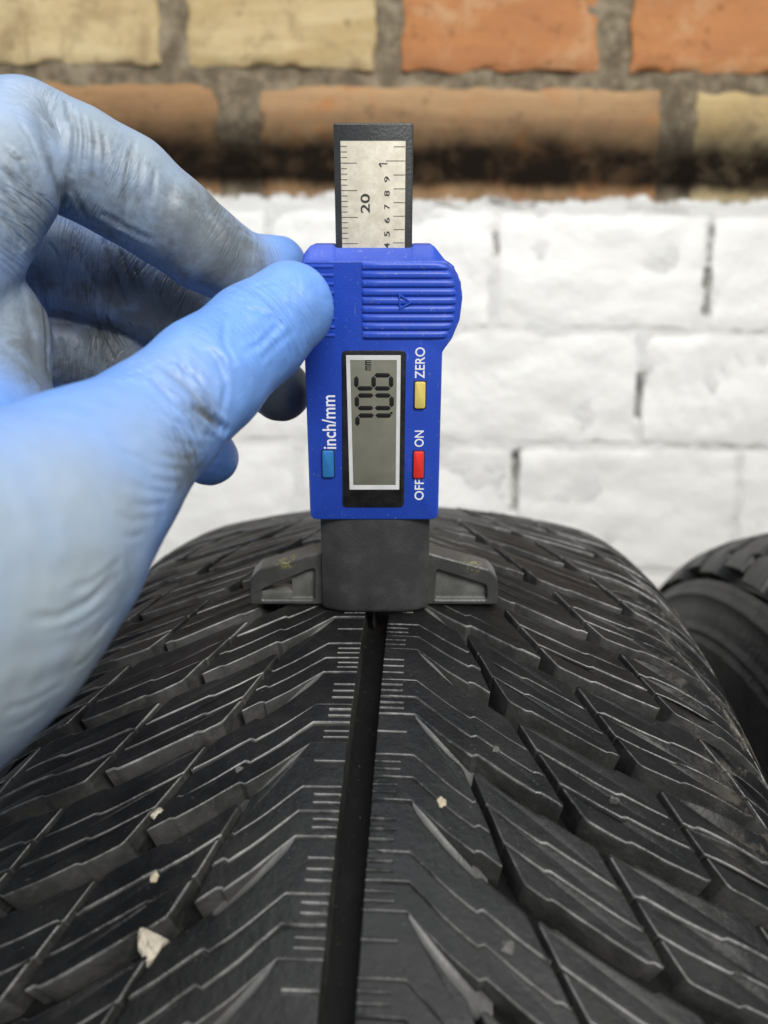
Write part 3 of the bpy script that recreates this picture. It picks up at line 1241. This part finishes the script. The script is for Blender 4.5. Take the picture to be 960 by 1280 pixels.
    px = G(468, 770, -2.4)[0]
    n = 14
    zz = [(6, .55), (-5.2, .55), (-6.6, .32), (-7.0, .1)]
    for z, r_ in zz:
        for i in range(n):
            a = 2 * math.pi * i / n
            verts.append(((px + r_ * math.cos(a)) * MM, (-2.6 + r_ * math.sin(a)) * MM, z * MM))
    for r_ in range(len(zz) - 1):
        for i in range(n):
            j = (i + 1) % n
            faces.append((r_ * n + i, r_ * n + j, (r_ + 1) * n + j, (r_ + 1) * n + i))
    faces.append(tuple(range((len(zz) - 1) * n, len(zz) * n)))
    mesh_obj('probe', fix_normals(pydata('probe', verts, faces)), simple_mat('steel', (.55, .55, .55), .3, 1.0), g, 40)
    return g


def ledge(parent, x0, x1, z0, yf, mat):
    """sloping sill at the bottom of a recess"""
    v = [(x0, yf + .25, z0), (x1, yf + .25, z0), (x1, yf + 1.9, z0 + 1.15), (x0, yf + 1.9, z0 + 1.15), (x0, yf + 1.9, z0 - .3), (x1, yf + 1.9, z0 - .3)]
    f = [(0, 1, 2, 3), (0, 3, 4), (1, 5, 2), (0, 4, 5, 1), (3, 2, 5, 4)]
    me = fix_normals(pydata('sill', [(a * MM, b * MM, c * MM) for a, b, c in v], f))
    mesh_obj('sill', me, mat, parent)


build_gauge()


# ================================================================== THE GLOVED HAND
def glove_mat():
    m, nt, nodes, links, b = new_mat('blue_nitrile')
    g = N(nt)
    p = g.pos()
    at = g.n('ShaderNodeAttribute', attribute_name='grime')
    thin = g.n('ShaderNodeAttribute', attribute_name='stretch')
    base = g.mix(g.ramp(g.noise(40, 4, .55, p), .3, .7), (.125, .285, .70), (.16, .33, .73))
    base = g.mix(thin.outputs['Fac'], base, (.30, .355, .395))
    n1 = g.noise(75, 7, .72, p, .9)
    n2 = g.noise(420, 5, .7, p, .3)
    gr = g.math('ADD', at.outputs['Fac'], g.math('MULTIPLY', g.math('SUBTRACT', n1, .5), 1.5))
    gr = g.math('ADD', gr, g.math('MULTIPLY', g.math('SUBTRACT', n2, .5), .7))
    gr = g.math('MULTIPLY', g.ramp(gr, .36, .90), g.ramp(at.outputs['Fac'], .02, .25))
    cr = g.math('ABSOLUTE', g.math('SUBTRACT', g.noise(105, 5, .6, p, 1.3), .5))
    crease = g.math('MULTIPLY', g.ramp(cr, .045, .0), g.ramp(at.outputs['Fac'], .15, .6))
    gr = g.math('MAXIMUM', gr, g.math('MULTIPLY', crease, .35))
    ln = g.n('ShaderNodeAttribute', attribute_name='fold_dirt')
    gr = g.math('MAXIMUM', gr, g.math('MULTIPLY', ln.outputs['Fac'], g.ramp(n2, .30, .55)))
    col = g.mix(g.math('MULTIPLY', gr, .90), base, (.055, .053, .050))
    haze_ = g.math('MULTIPLY', g.ramp(at.outputs['Fac'], .05, .8), .62)
    col = g.mix(haze_, col, (.17, .20, .215))
    links.new(col, b.inputs['Base Color'])
    links.new(g.math('ADD', g.math('MULTIPLY', n1, .2), .34), b.inputs['Roughness'])
    b.inputs['Subsurface Weight'].default_value = .12
    b.inputs['Subsurface Radius'].default_value = (.0012, .0018, .003)
    b.inputs['Subsurface Scale'].default_value = 1.0
    b.inputs['Specular IOR Level'].default_value = .45
    h = g.math('ADD', g.math('MULTIPLY', g.noise(1500, 3, .6, p), .35), g.math('MULTIPLY', g.noise(330, 4, .6, p), .8))
    axn = g.n('ShaderNodeAttribute', attribute_name='along')
    px_, py_, pz_ = g.xyz(p)
    cv = g.n('ShaderNodeCombineXYZ')
    links.new(g.math('MULTIPLY', axn.outputs['Fac'], .62), cv.inputs[0])
    links.new(g.math('MULTIPLY', px_, 75.0), cv.inputs[1])
    links.new(g.math('MULTIPLY', pz_, 75.0), cv.inputs[2])
    wn = g.math('ABSOLUTE', g.math('SUBTRACT', g.noise(1.0, 4, .55, cv.outputs[0], .35), .5))
    wr = g.ramp(wn, .0, .085)
    wm = g.ramp(g.noise(55, 3, .5, p), .40, .62)
    wrk = g.n('ShaderNodeAttribute', attribute_name='wrinkle')
    wamt = g.math('MULTIPLY', wm, wrk.outputs['Fac'])
    h = g.math('ADD', g.math('MULTIPLY', h, .35), g.math('MULTIPLY', g.math('MULTIPLY', wr, wamt), 1.0))
    links.new(g.bump(h, .00034, .9), b.inputs['Normal'])
    return m


def build_hand():
    import openvdb
    C = cam_point
    # chains: (photo x, photo y, distance, radius)
    thumb = [(362, 384, 161, 9.0), (318, 420, 158, 10.0), (258, 472, 150, 10.9), (190, 533, 141, 11.6), (105, 604, 130, 14.0)]
    thenar = [(105, 604, 130, 14.0), (42, 664, 122, 16.3), (-42, 728, 116, 19.0), (-170, 770, 107, 24.5)]
    index = [(-75, 345, 150, 12.5), (-2, 228, 153, 11.2), (30, 172, 161, 11.2), (95, 202, 165, 11.2), (158, 236, 170, 11.2), (212, 276, 174, 10.2), (252, 308, 178, 9.6), (300, 338, 184, 8.6), (346, 333, 190, 7.2)]
    middle = [(-80, 300, 185, 12), (60, 326, 194, 13.0), (150, 346, 198, 12.0), (255, 402, 203, 10.8), (350, 488, 194, 7.6)]
    ring = [(-70, 420, 195, 12), (60, 432, 203, 11.2), (150, 444, 209, 10.2), (220, 525, 211, 8.8), (262, 572, 206, 7.4)]
    little = [(-60, 520, 200, 10), (40, 540, 208, 8.5), (100, 560, 208, 8), (130, 575, 200, 7)]
    palm = [[(-80, 340, 154, 13), (-18, 420, 160, 11.5), (-20, 520, 152, 12)],
            [(-80, 330, 175, 14), (-100, 560, 155, 20), (-185, 765, 112, 23)],
            [(-70, 440, 190, 13), (-110, 640, 165, 18), (-200, 780, 117, 21)],
            [(10, 680, 126, 13), (-100, 580, 152, 18)],
            [(-170, 770, 107, 24.5), (-430, 865, 98, 27), (-900, 1020, 88, 33)]]

    def conv(ch):
        return [(C(a, b, d), r) for a, b, d, r in ch]
    chains = [conv(c) for c in (thumb, index, middle, ring, little)]
    pal = [conv(c) for c in palm] + [conv(thenar)]
    allp = np.array([p for c in chains + pal for p, r in c])
    lo = allp.min(0) - 36
    hi = allp.max(0) + 26
    vox = .9
    dims = np.ceil((hi - lo) / vox).astype(int)
    ax = [np.arange(n, dtype=np.float32) * vox + l for n, l in zip(dims, lo)]

    BIG = 12.0
    field = np.full(dims, BIG, np.float32)

    def smin(a, b, k):
        h = np.clip(.5 + .5 * (b - a) / k, 0, 1)
        return b + (a - b) * h - k * h * (1 - h)

    def cone(pa, ra, pb, rb):
        """distance to a tapered limb, on its own little box of the grid"""
        m = max(ra, rb) + BIG + 1
        l = np.maximum(((np.minimum(pa, pb) - m - lo) / vox).astype(int), 0)
        h = np.minimum(((np.maximum(pa, pb) + m - lo) / vox).astype(int) + 1, dims)
        sl = tuple(slice(a, b) for a, b in zip(l, h))
        X = ax[0][sl[0]][:, None, None]
        Y = ax[1][sl[1]][None, :, None]
        Z = ax[2][sl[2]][None, None, :]
        d = (pb - pa).astype(np.float32)
        L2 = float(d @ d)
        t = np.clip(((X - pa[0]) * d[0] + (Y - pa[1]) * d[1] + (Z - pa[2]) * d[2]) / L2, 0, 1)
        q = (X - pa[0] - t * d[0]) ** 2 + (Y - pa[1] - t * d[1]) ** 2 + (Z - pa[2] - t * d[2]) ** 2
        return sl, np.sqrt(q) - (ra + (rb - ra) * t)

    def chain_field(ch, k):
        f = np.full(dims, BIG, np.float32)
        for (pa, ra), (pb, rb) in zip(ch[:-1], ch[1:]):
            sl, d = cone(pa, ra, pb, rb)
            f[sl] = smin(f[sl], d.astype(np.float32), k)
        return f
    body = None
    for ch in pal:
        f = chain_field(ch, 4)
        body = f if body is None else smin(body, f, 11.0)
    fingers = None
    for i, ch in enumerate(chains):
        f = chain_field(ch, .9 if i == 1 else 2.0)
        if i == 0:
            body = smin(body, f, 4.0)          # the thumb grows out of its ball
        else:
            fingers = f if fingers is None else smin(fingers, f, .7)
    # fingers blend softly into the palm only near the knuckles, elsewhere they just touch it
    field = smin(body, fingers, 1.2)
    grid = openvdb.FloatGrid(BIG)
    grid.copyFromArray(np.ascontiguousarray(field))
    pts, quads = grid.convertToQuads(isovalue=0.0)
    pts = pts.astype(np.float64) * vox + lo
    me = bpy.data.meshes.new('hand_base')
    me.from_pydata((pts * MM).tolist(), [], quads.tolist())
    bm = bmesh.new()
    bm.from_mesh(me)
    bmesh.ops.recalc_face_normals(bm, faces=bm.faces)
    for _ in range(2):
        bmesh.ops.smooth_vert(bm, verts=bm.verts, factor=.5, use_axis_x=True, use_axis_y=True, use_axis_z=True)
    bm.to_mesh(me)
    bvh = BVHTree.FromBMesh(bm)
    bm.free()
    tmp = bpy.data.objects.new('tmp', me)
    COL.objects.link(tmp)
    ss = tmp.modifiers.new('s', 'SUBSURF')
    ss.levels = 1
    me2 = bpy.data.meshes.new_from_object(tmp.evaluated_get(bpy.context.evaluated_depsgraph_get()))
    bpy.data.objects.remove(tmp)
    me2.name = 'gloved_hand'
    nv = len(me2.vertices)
    co = np.empty(nv * 3)
    me2.vertices.foreach_get('co', co)
    co = co.reshape(-1, 3) / MM
    nor = np.empty(nv * 3)
    me2.vertices.foreach_get('normal', nor)
    nor = nor.reshape(-1, 3)

    def surf(px, py):
        d = Vector(C(px, py, 100.0) - CAM).normalized()
        h = bvh.ray_cast(Vector(CAM * MM), d)
        return None if h[0] is None else np.array(h[0]) / MM

    disp = np.zeros(nv)
    fold = np.zeros(nv)

    def stroke(pl, w, depth, lip=.3):
        """a fold in the glove along a line on its surface: a crease with a raised lip on each side"""
        dense = []
        for (a, b) in zip(pl[:-1], pl[1:]):
            n = max(2, int(math.hypot(a[0] - b[0], a[1] - b[1]) / 4))
            dense += [(a[0] + (b[0] - a[0]) * i / n, a[1] + (b[1] - a[1]) * i / n) for i in range(n)]
        dense.append(pl[-1])
        P3 = [surf(*p) for p in dense]
        keep = [(p, i / (len(P3) - 1)) for i, p in enumerate(P3) if p is not None]
        if len(keep) < 2:
            return
        Q = np.array([k[0] for k in keep])
        T = np.array([k[1] for k in keep])
        m = w * 4 + 1
        near = np.where(((co > Q.min(0) - m) & (co < Q.max(0) + m)).all(1))[0]
        if not len(near):
            return
        c = co[near]
        best = np.full(len(near), 1e9)
        tt = np.zeros(len(near))
        for i in range(len(Q) - 1):
            a, b = Q[i], Q[i + 1]
            d = b - a
            L = d @ d
            if L > 36 or L < 1e-9:
                continue
            t = np.clip((c - a) @ d / L, 0, 1)
            dd = np.linalg.norm(c - a - t[:, None] * d, axis=1)
            u = dd < best
            best[u] = dd[u]
            tt[u] = T[i]
        env = np.clip(np.minimum(tt, 1 - tt) * 6 + .15, 0, 1)
        x = best / w
        if depth >= .40 and w < 1.0:
            fold[near] = np.maximum(fold[near], env * min(.8, depth) * np.exp(-(best / (w * .75)) ** 2))
        disp[near] += env * depth * (-np.exp(-x ** 2) + (lip if w < 2 else .2) * np.exp(-((x - 1.9) / .8) ** 2))

    S = HAND_STROKES
    for pl, w, d in S:
        stroke(pl, w, d)
    # slow unevenness of the loose glove
    for i in range(nv):
        c = Vector(co[i])
        disp[i] += .22 * noise.noise(c * .11) + .10 * noise.noise(c * .33)
    co2 = co + nor * disp[:, None]
    me2.vertices.foreach_set('co', (co2 * MM).ravel())
    grime = np.zeros(nv)
    stretch = np.zeros(nv)
    for px, py, r, s in HAND_GRIME:
        q = surf(px, py)
        if q is None:
            continue
        d = np.linalg.norm(co - q, axis=1)
        grime = np.maximum(grime, s * np.exp(-(d / r) ** 2))
    for px, py, r, s in HAND_PALE:
        q = surf(px, py)
        if q is None:
            continue
        d = np.linalg.norm(co - q, axis=1)
        stretch = np.maximum(stretch, s * np.exp(-(d / r) ** 2))
    # dirt gathers in the creases
    grime = np.clip(grime + np.clip(-disp, 0, 1) * .35 * (grime > .1), 0, 1.2)
    fold = fold * np.clip(grime * 1.6, 0, 1)
    # distance along each finger, for the fine wrinkles that run across it
    near_d, near_a = [], []
    for ci, ch in enumerate(chains + [sum(pal, [])]):
        best = np.full(nv, 1e9)
        al = np.zeros(nv)
        run = 0.0
        for (pa, ra), (pb, rb) in zip(ch[:-1], ch[1:]):
            d = pb - pa
            L = float(np.sqrt(d @ d))
            if L < 1e-6:
                continue
            t = (co - pa) @ d / (L * L)
            tc = np.clip(t, 0, 1)
            q = np.linalg.norm(co - pa - tc[:, None] * d, axis=1) - (ra + (rb - ra) * tc)
            u = q < best
            best[u] = q[u]
            al[u] = run + tc[u] * L
            run += L
        near_d.append(best)
        near_a.append(al)
    near_d, near_a = np.array(near_d), np.array(near_a)
    first = near_d.argmin(0)
    along = near_a[first, np.arange(nv)]
    srt = np.sort(near_d, axis=0)
    lone = np.clip((srt[1] - srt[0] - .6) / 2.5, 0, 1) * (first < len(chains))
    ed = np.empty(len(me2.edges) * 2, np.int64)
    me2.edges.foreach_get('vertices', ed)
    e0, e1 = ed[::2], ed[1::2]
    deg = np.bincount(e0, minlength=nv) + np.bincount(e1, minlength=nv)
    for _ in range(14):
        along = .5 * along + .5 * (np.bincount(e0, along[e1], nv) + np.bincount(e1, along[e0], nv)) / deg
        lone = .5 * lone + .5 * (np.bincount(e0, lone[e1], nv) + np.bincount(e1, lone[e0], nv)) / deg if _ < 4 else lone
    wrinkle = np.full(nv, .30)
    for px, py, r, a in HAND_WRINKLE:
        q = surf(px, py)
        if q is not None:
            wrinkle = np.maximum(wrinkle, a * np.exp(-(np.linalg.norm(co - q, axis=1) / r) ** 2))
    wrinkle = wrinkle * lone
    for nm, arr in (('grime', grime), ('stretch', stretch), ('fold_dirt', fold), ('along', along), ('wrinkle', wrinkle)):
        a = me2.attributes.new(nm, 'FLOAT', 'POINT')
        a.data.foreach_set('value', arr.astype(np.float32))
    me2.update()
    me2.materials.clear()
    me2.polygons.foreach_set('use_smooth', [True] * len(me2.polygons))
    o = mesh_obj('gloved_hand', me2, glove_mat())
    tag(o, 'left hand in a dirty light blue nitrile glove pinching the gauge', 'hand')
    return o


HAND_STROKES = [
    # index finger: bend at the middle joint, last joint, knuckle wrinkles
    ([(46, 122), (52, 150), (62, 190), (72, 225), (80, 258)], 1.6, .5),
    ([(168, 168), (161, 195), (152, 240), (147, 290)], 2.4, .4), ([(170, 172), (163, 195), (154, 240), (149, 285)], .45, .42),
    ([(90, 130), (95, 170), (90, 215)], .6, .45), ([(102, 138), (106, 175), (104, 205)], .5, .35), ([(82, 122), (86, 150)], .5, .4),
    ([(0, 230), (20, 262), (42, 302)], .6, .42), ([(0, 205), (18, 225), (30, 255)], .5, .3), ([(4, 180), (25, 200), (42, 235)], .5, .3), ([(0, 265), (15, 285), (28, 308)], .6, .35), ([(22, 150), (38, 175), (52, 210)], .5, .22),
    ([(115, 146), (120, 180), (116, 225)], .5, .22), ([(128, 160), (132, 200), (127, 250)], .6, .2), ([(180, 195), (172, 235), (166, 285)], .5, .22), ([(195, 205), (188, 250)], .5, .2),
    ([(215, 225), (208, 262), (200, 305)], 1.2, .2), ([(235, 245), (258, 268), (280, 300)], 1.0, .25), ([(262, 262), (282, 282), (300, 305)], .6, .22),
    ([(84, 200), (92, 240), (110, 280)], .6, .28), ([(120, 262), (150, 282), (190, 300)], .8, .2),
    # middle finger creases
    ([(128, 296), (138, 330), (146, 352), (158, 384)], .45, .6), ([(150, 308), (158, 335), (172, 366)], .45, .6), ([(168, 330), (180, 366)], .4, .45),
    ([(60, 300), (72, 318), (78, 345)], .4, .3), ([(96, 300), (104, 330), (118, 352)], .5, .3), ([(195, 345), (205, 375)], .5, .3),
    # ring finger creases
    ([(118, 396), (128, 420), (142, 448)], .4, .55), ([(130, 390), (142, 415), (154, 436)], .4, .5), ([(75, 418), (82, 450)], .5, .3), ([(160, 400), (168, 420)], .4, .3),
    # web
    ([(48, 340), (57, 400), (60, 470)], .7, .25), ([(20, 340), (35, 400), (44, 460)], 1.4, .22),
    # thumb: last joint folds
    ([(200, 455), (228, 478), (252, 505), (276, 535)], .8, .42), ([(212, 448), (245, 470), (262, 495), (280, 520)], .6, .32),
    ([(235, 505), (262, 522), (282, 538)], .8, .6), ([(185, 465), (215, 500), (250, 530)], .7, .3),
    ([(268, 418), (300, 424), (330, 412), (352, 392)], 2.6, .35), ([(284, 375), (288, 410), (306, 440)], 2.4, .28),
    ([(265, 445), (290, 470), (302, 498)], 1.2, .25), ([(235, 425), (262, 445), (278, 470)], .9, .2),
    ([(285, 392), (300, 384), (328, 390), (352, 404)], .55, .20), ([(282, 395), (280, 425), (292, 452)], .6, .22), ([(300, 442), (326, 430), (350, 405)], .6, .22), ([(312, 360), (340, 352), (372, 358)], .6, .12),
    ([(255, 428), (275, 450), (283, 480), (278, 512)], .7, .28), ([(322, 455), (345, 432), (365, 415)], .6, .15), ([(225, 440), (232, 470), (250, 498)], .7, .25), ([(150, 470), (185, 462), (215, 450)], .7, .15),
    ([(120, 500), (160, 505), (205, 520)], .8, .12), ([(60, 520), (110, 530), (160, 545)], 1.2, .12),
    # thumb underside: many fine folds running round to the edge
    ([(215, 525), (240, 538), (266, 546)], .5, 0.17), ([(170, 528), (205, 548), (252, 560)], .5, 0.12), ([(196, 566), (215, 571), (240, 574)], .5, 0.18),
    ([(150, 560), (190, 582), (230, 588)], .5, 0.13), ([(185, 598), (205, 602), (222, 602)], .5, 0.18), ([(150, 596), (182, 612), (212, 616)], .5, 0.14),
    ([(165, 628), (182, 632), (204, 630)], .5, 0.17), ([(140, 640), (165, 650), (190, 648)], .5, 0.12), ([(110, 545), (140, 560), (180, 575)], .5, 0.08), ([(178, 508), (215, 524), (248, 534)], .5, 0.11),
    ([(150, 668), (165, 672), (178, 668)], .5, 0.14), ([(120, 590), (150, 606), (175, 612)], .5, 0.07),
    # heel of the hand
    ([(35, 772), (75, 772), (112, 752), (148, 710)], .6, .30), ([(84, 738), (118, 728), (150, 700)], .5, .2), ([(100, 758), (130, 740), (150, 718)], .5, .18), ([(60, 790), (98, 782), (132, 758)], .5, .14), ([(112, 800), (126, 788), (138, 772)], .5, .16), ([(90, 838), (108, 826), (122, 808)], .5, .16),
    ([(0, 822), (50, 817), (110, 795), (142, 768)], 1.4, .14), ([(0, 860), (45, 852), (100, 832)], 1.6, .12), ([(0, 890), (36, 880), (76, 858)], .55, .17), ([(8, 912), (30, 903), (52, 889)], .5, .15),
    ([(30, 705), (70, 715), (120, 705)], 1.5, .10), ([(0, 640), (40, 655), (80, 660)], 2.0, .10),
]
HAND_WRINKLE = [(90, 180, 14, .9), (20, 220, 16, .9), (165, 230, 12, .8), (240, 280, 12, .5), (230, 500, 12, 1.0), (220, 560, 12, 1.0), (190, 600, 11, 1.0), (170, 640, 9, .8), (130, 560, 14, .5), (300, 430, 12, .6), (150, 350, 14, 1.0), (130, 430, 14, 1.0), (120, 740, 12, .7), (60, 870, 14, .6), (30, 400, 12, .8), (270, 590, 8, .5)]
HAND_GRIME = [
    (240, 300, 14, .80), (285, 320, 11, .95), (270, 260, 11, .75), (200, 280, 15, .60), (130, 200, 12, .42), (20, 240, 14, .5), (110, 250, 13, .55), (130, 280, 9, .55), (95, 170, 9, .40), (40, 270, 13, .60), (10, 290, 11, .55), (180, 240, 12, .4), (60, 210, 10, .4),
    (100, 372, 9, .55), (155, 350, 9, 1.0), (212, 385, 13, .95), (80, 398, 8, .6), (92, 305, 6, .6), (55, 350, 7, .45), (120, 320, 6, .5),
    (85, 450, 9, .6), (135, 430, 10, .95), (172, 410, 10, .8), (100, 475, 9, .75), (70, 425, 6, .4),
    (350, 500, 16, 1.15), (375, 480, 12, 1.15), (20, 400, 15, .65), (45, 450, 12, .75), (5, 340, 12, .5), (55, 400, 9, .75),
    (252, 514, 5, .5), (225, 480, 6, .25), (235, 590, 7, .7), (120, 620, 8, .15), (390, 395, 7, .30), (150, 740, 6, .3), (140, 800, 7, .3), (100, 860, 8, .3), (175, 650, 7, .25),
]
HAND_PALE = [
    (60, 330, 14, .9), (110, 350, 14, .9), (200, 380, 12, .8), (80, 440, 14, .9), (130, 440, 13, .9), (60, 300, 10, .9), (40, 600, 18, .6), (100, 640, 18, .9), (20, 680, 22, .9), (60, 760, 22, 1.0), (20, 850, 26, 1.0), (110, 720, 18, 1.0), (100, 820, 16, 1.0),
    (190, 570, 14, .6), (150, 640, 12, .9), (230, 470, 9, .4), (120, 160, 18, .95), (60, 130, 16, .9), (20, 180, 18, .9), (180, 190, 16, .95), (230, 250, 16, .95), (30, 260, 16, .95), (150, 260, 16, .9), (280, 300, 14, .8), (90, 230, 14, .9),
    (250, 520, 8, .4), (30, 400, 16, .9), (60, 530, 12, .2),
]

build_hand()


# ================================================================== stone chips caught in the tread
def build_pebbles():
    def tyre_pt(s, v, h):
        x, y, z = PROF.point(s, v, h)
        M_ = Matrix.Translation((.85 * MM, 0, 0)) @ Matrix.Rotation(-YAW, 4, 'Z') @ Matrix.Translation((0, YAXLE * MM, 0))
        return M_ @ Vector((x, y, z))

    def find(px, py, h):
        best, arg = 1e9, None
        for s in np.arange(-112, 20, 1.0):
            for v in np.arange(-70, 75, 1.0):
                w = np.array(tyre_pt(s, v, h)) / MM - CAM
                dd = w[1] * math.cos(PITCH) - w[2] * math.sin(PITCH)
                uu = w[1] * math.sin(PITCH) + w[2] * math.cos(PITCH)
                x, y = 480 + F * w[0] / dd, 640 - F * uu / dd
                e = (x - px) ** 2 + (y - py) ** 2
                if e < best:
                    best, arg = e, (s, v)
        return arg
    pale = simple_mat('pale_stone', (.38, .34, .265), .8, bump=(700, .0006), var=.35, vscale=260)
    buff = simple_mat('buff_stone', (.36, .31, .22), .85, bump=(700, .0006), var=.4, vscale=260)
    grey = simple_mat('grey_stone', (.085, .082, .075), .85, bump=(700, .0006), var=.4, vscale=260)
    items = [
        (190, 1178, 2.5, -1.6, pale, 'largest white stone chip wedged in the tread, lower left'),
        (196, 1011, 1.5, -1.0, pale, 'small white stone chip in the left tread, above the larger one'),
        (188, 1098, 1.1, -.4, buff, 'tiny buff stone chip between the two white chips on the left'),
        (555, 1002, 1.15, -.5, buff, 'buff stone chip in a sipe just right of the centre groove'),
        (300, 962, .9, -.4, grey, 'tiny grey grit grain in the left tread under the foot'),
        (618, 938, .9, -.4, grey, 'grey grit grain in the right tread above the buff chip'),
        (640, 1178, 1.2, -.5, grey, 'grey stone sliver in a sipe at the lower right'),
        (768, 998, 1.1, -.5, grey, 'grey stone chip in a sipe of the right shoulder'),
    ]
    for i, (px, py, r, h, mat, lab) in enumerate(items):
        s, v = find(px, py, 0.0)
        c = tyre_pt(s, v, h)
        bm = bmesh.new()
        bmesh.ops.create_icosphere(bm, subdivisions=3, radius=1.0)
        for vv in bm.verts:
            n = noise.noise(vv.co * 1.3 + Vector((i * 7, 0, 0))) * .55 + noise.noise(vv.co * 3.1 + Vector((0, i * 5, 0))) * .2
            co = vv.co * (1 + n)
            co.x *= 1.25
            co.z *= .9
            vv.co = co * r * MM
        # a few broken facets
        rr = random.Random(i)
        for _ in range(5):
            d = Vector((rr.uniform(-1, 1), rr.uniform(-1, 1), rr.uniform(-.2, 1))).normalized()
            k = r * rr.uniform(.6, .85) * MM
            for vv in bm.verts:
                e = vv.co.dot(d) - k
                if e > 0:
                    vv.co -= d * e
        me = bpy.data.meshes.new('stone_chip')
        bm.to_mesh(me)
        bm.free()
        o = mesh_obj('stone_chip', me, mat, None, 30)
        o.location = c
        o.rotation_euler = (rr.uniform(-.5, .5), rr.uniform(-.8, .8), rr.uniform(0, 6))
        tag(o, lab, 'stone', 'stone chips caught in the tread')


build_pebbles()
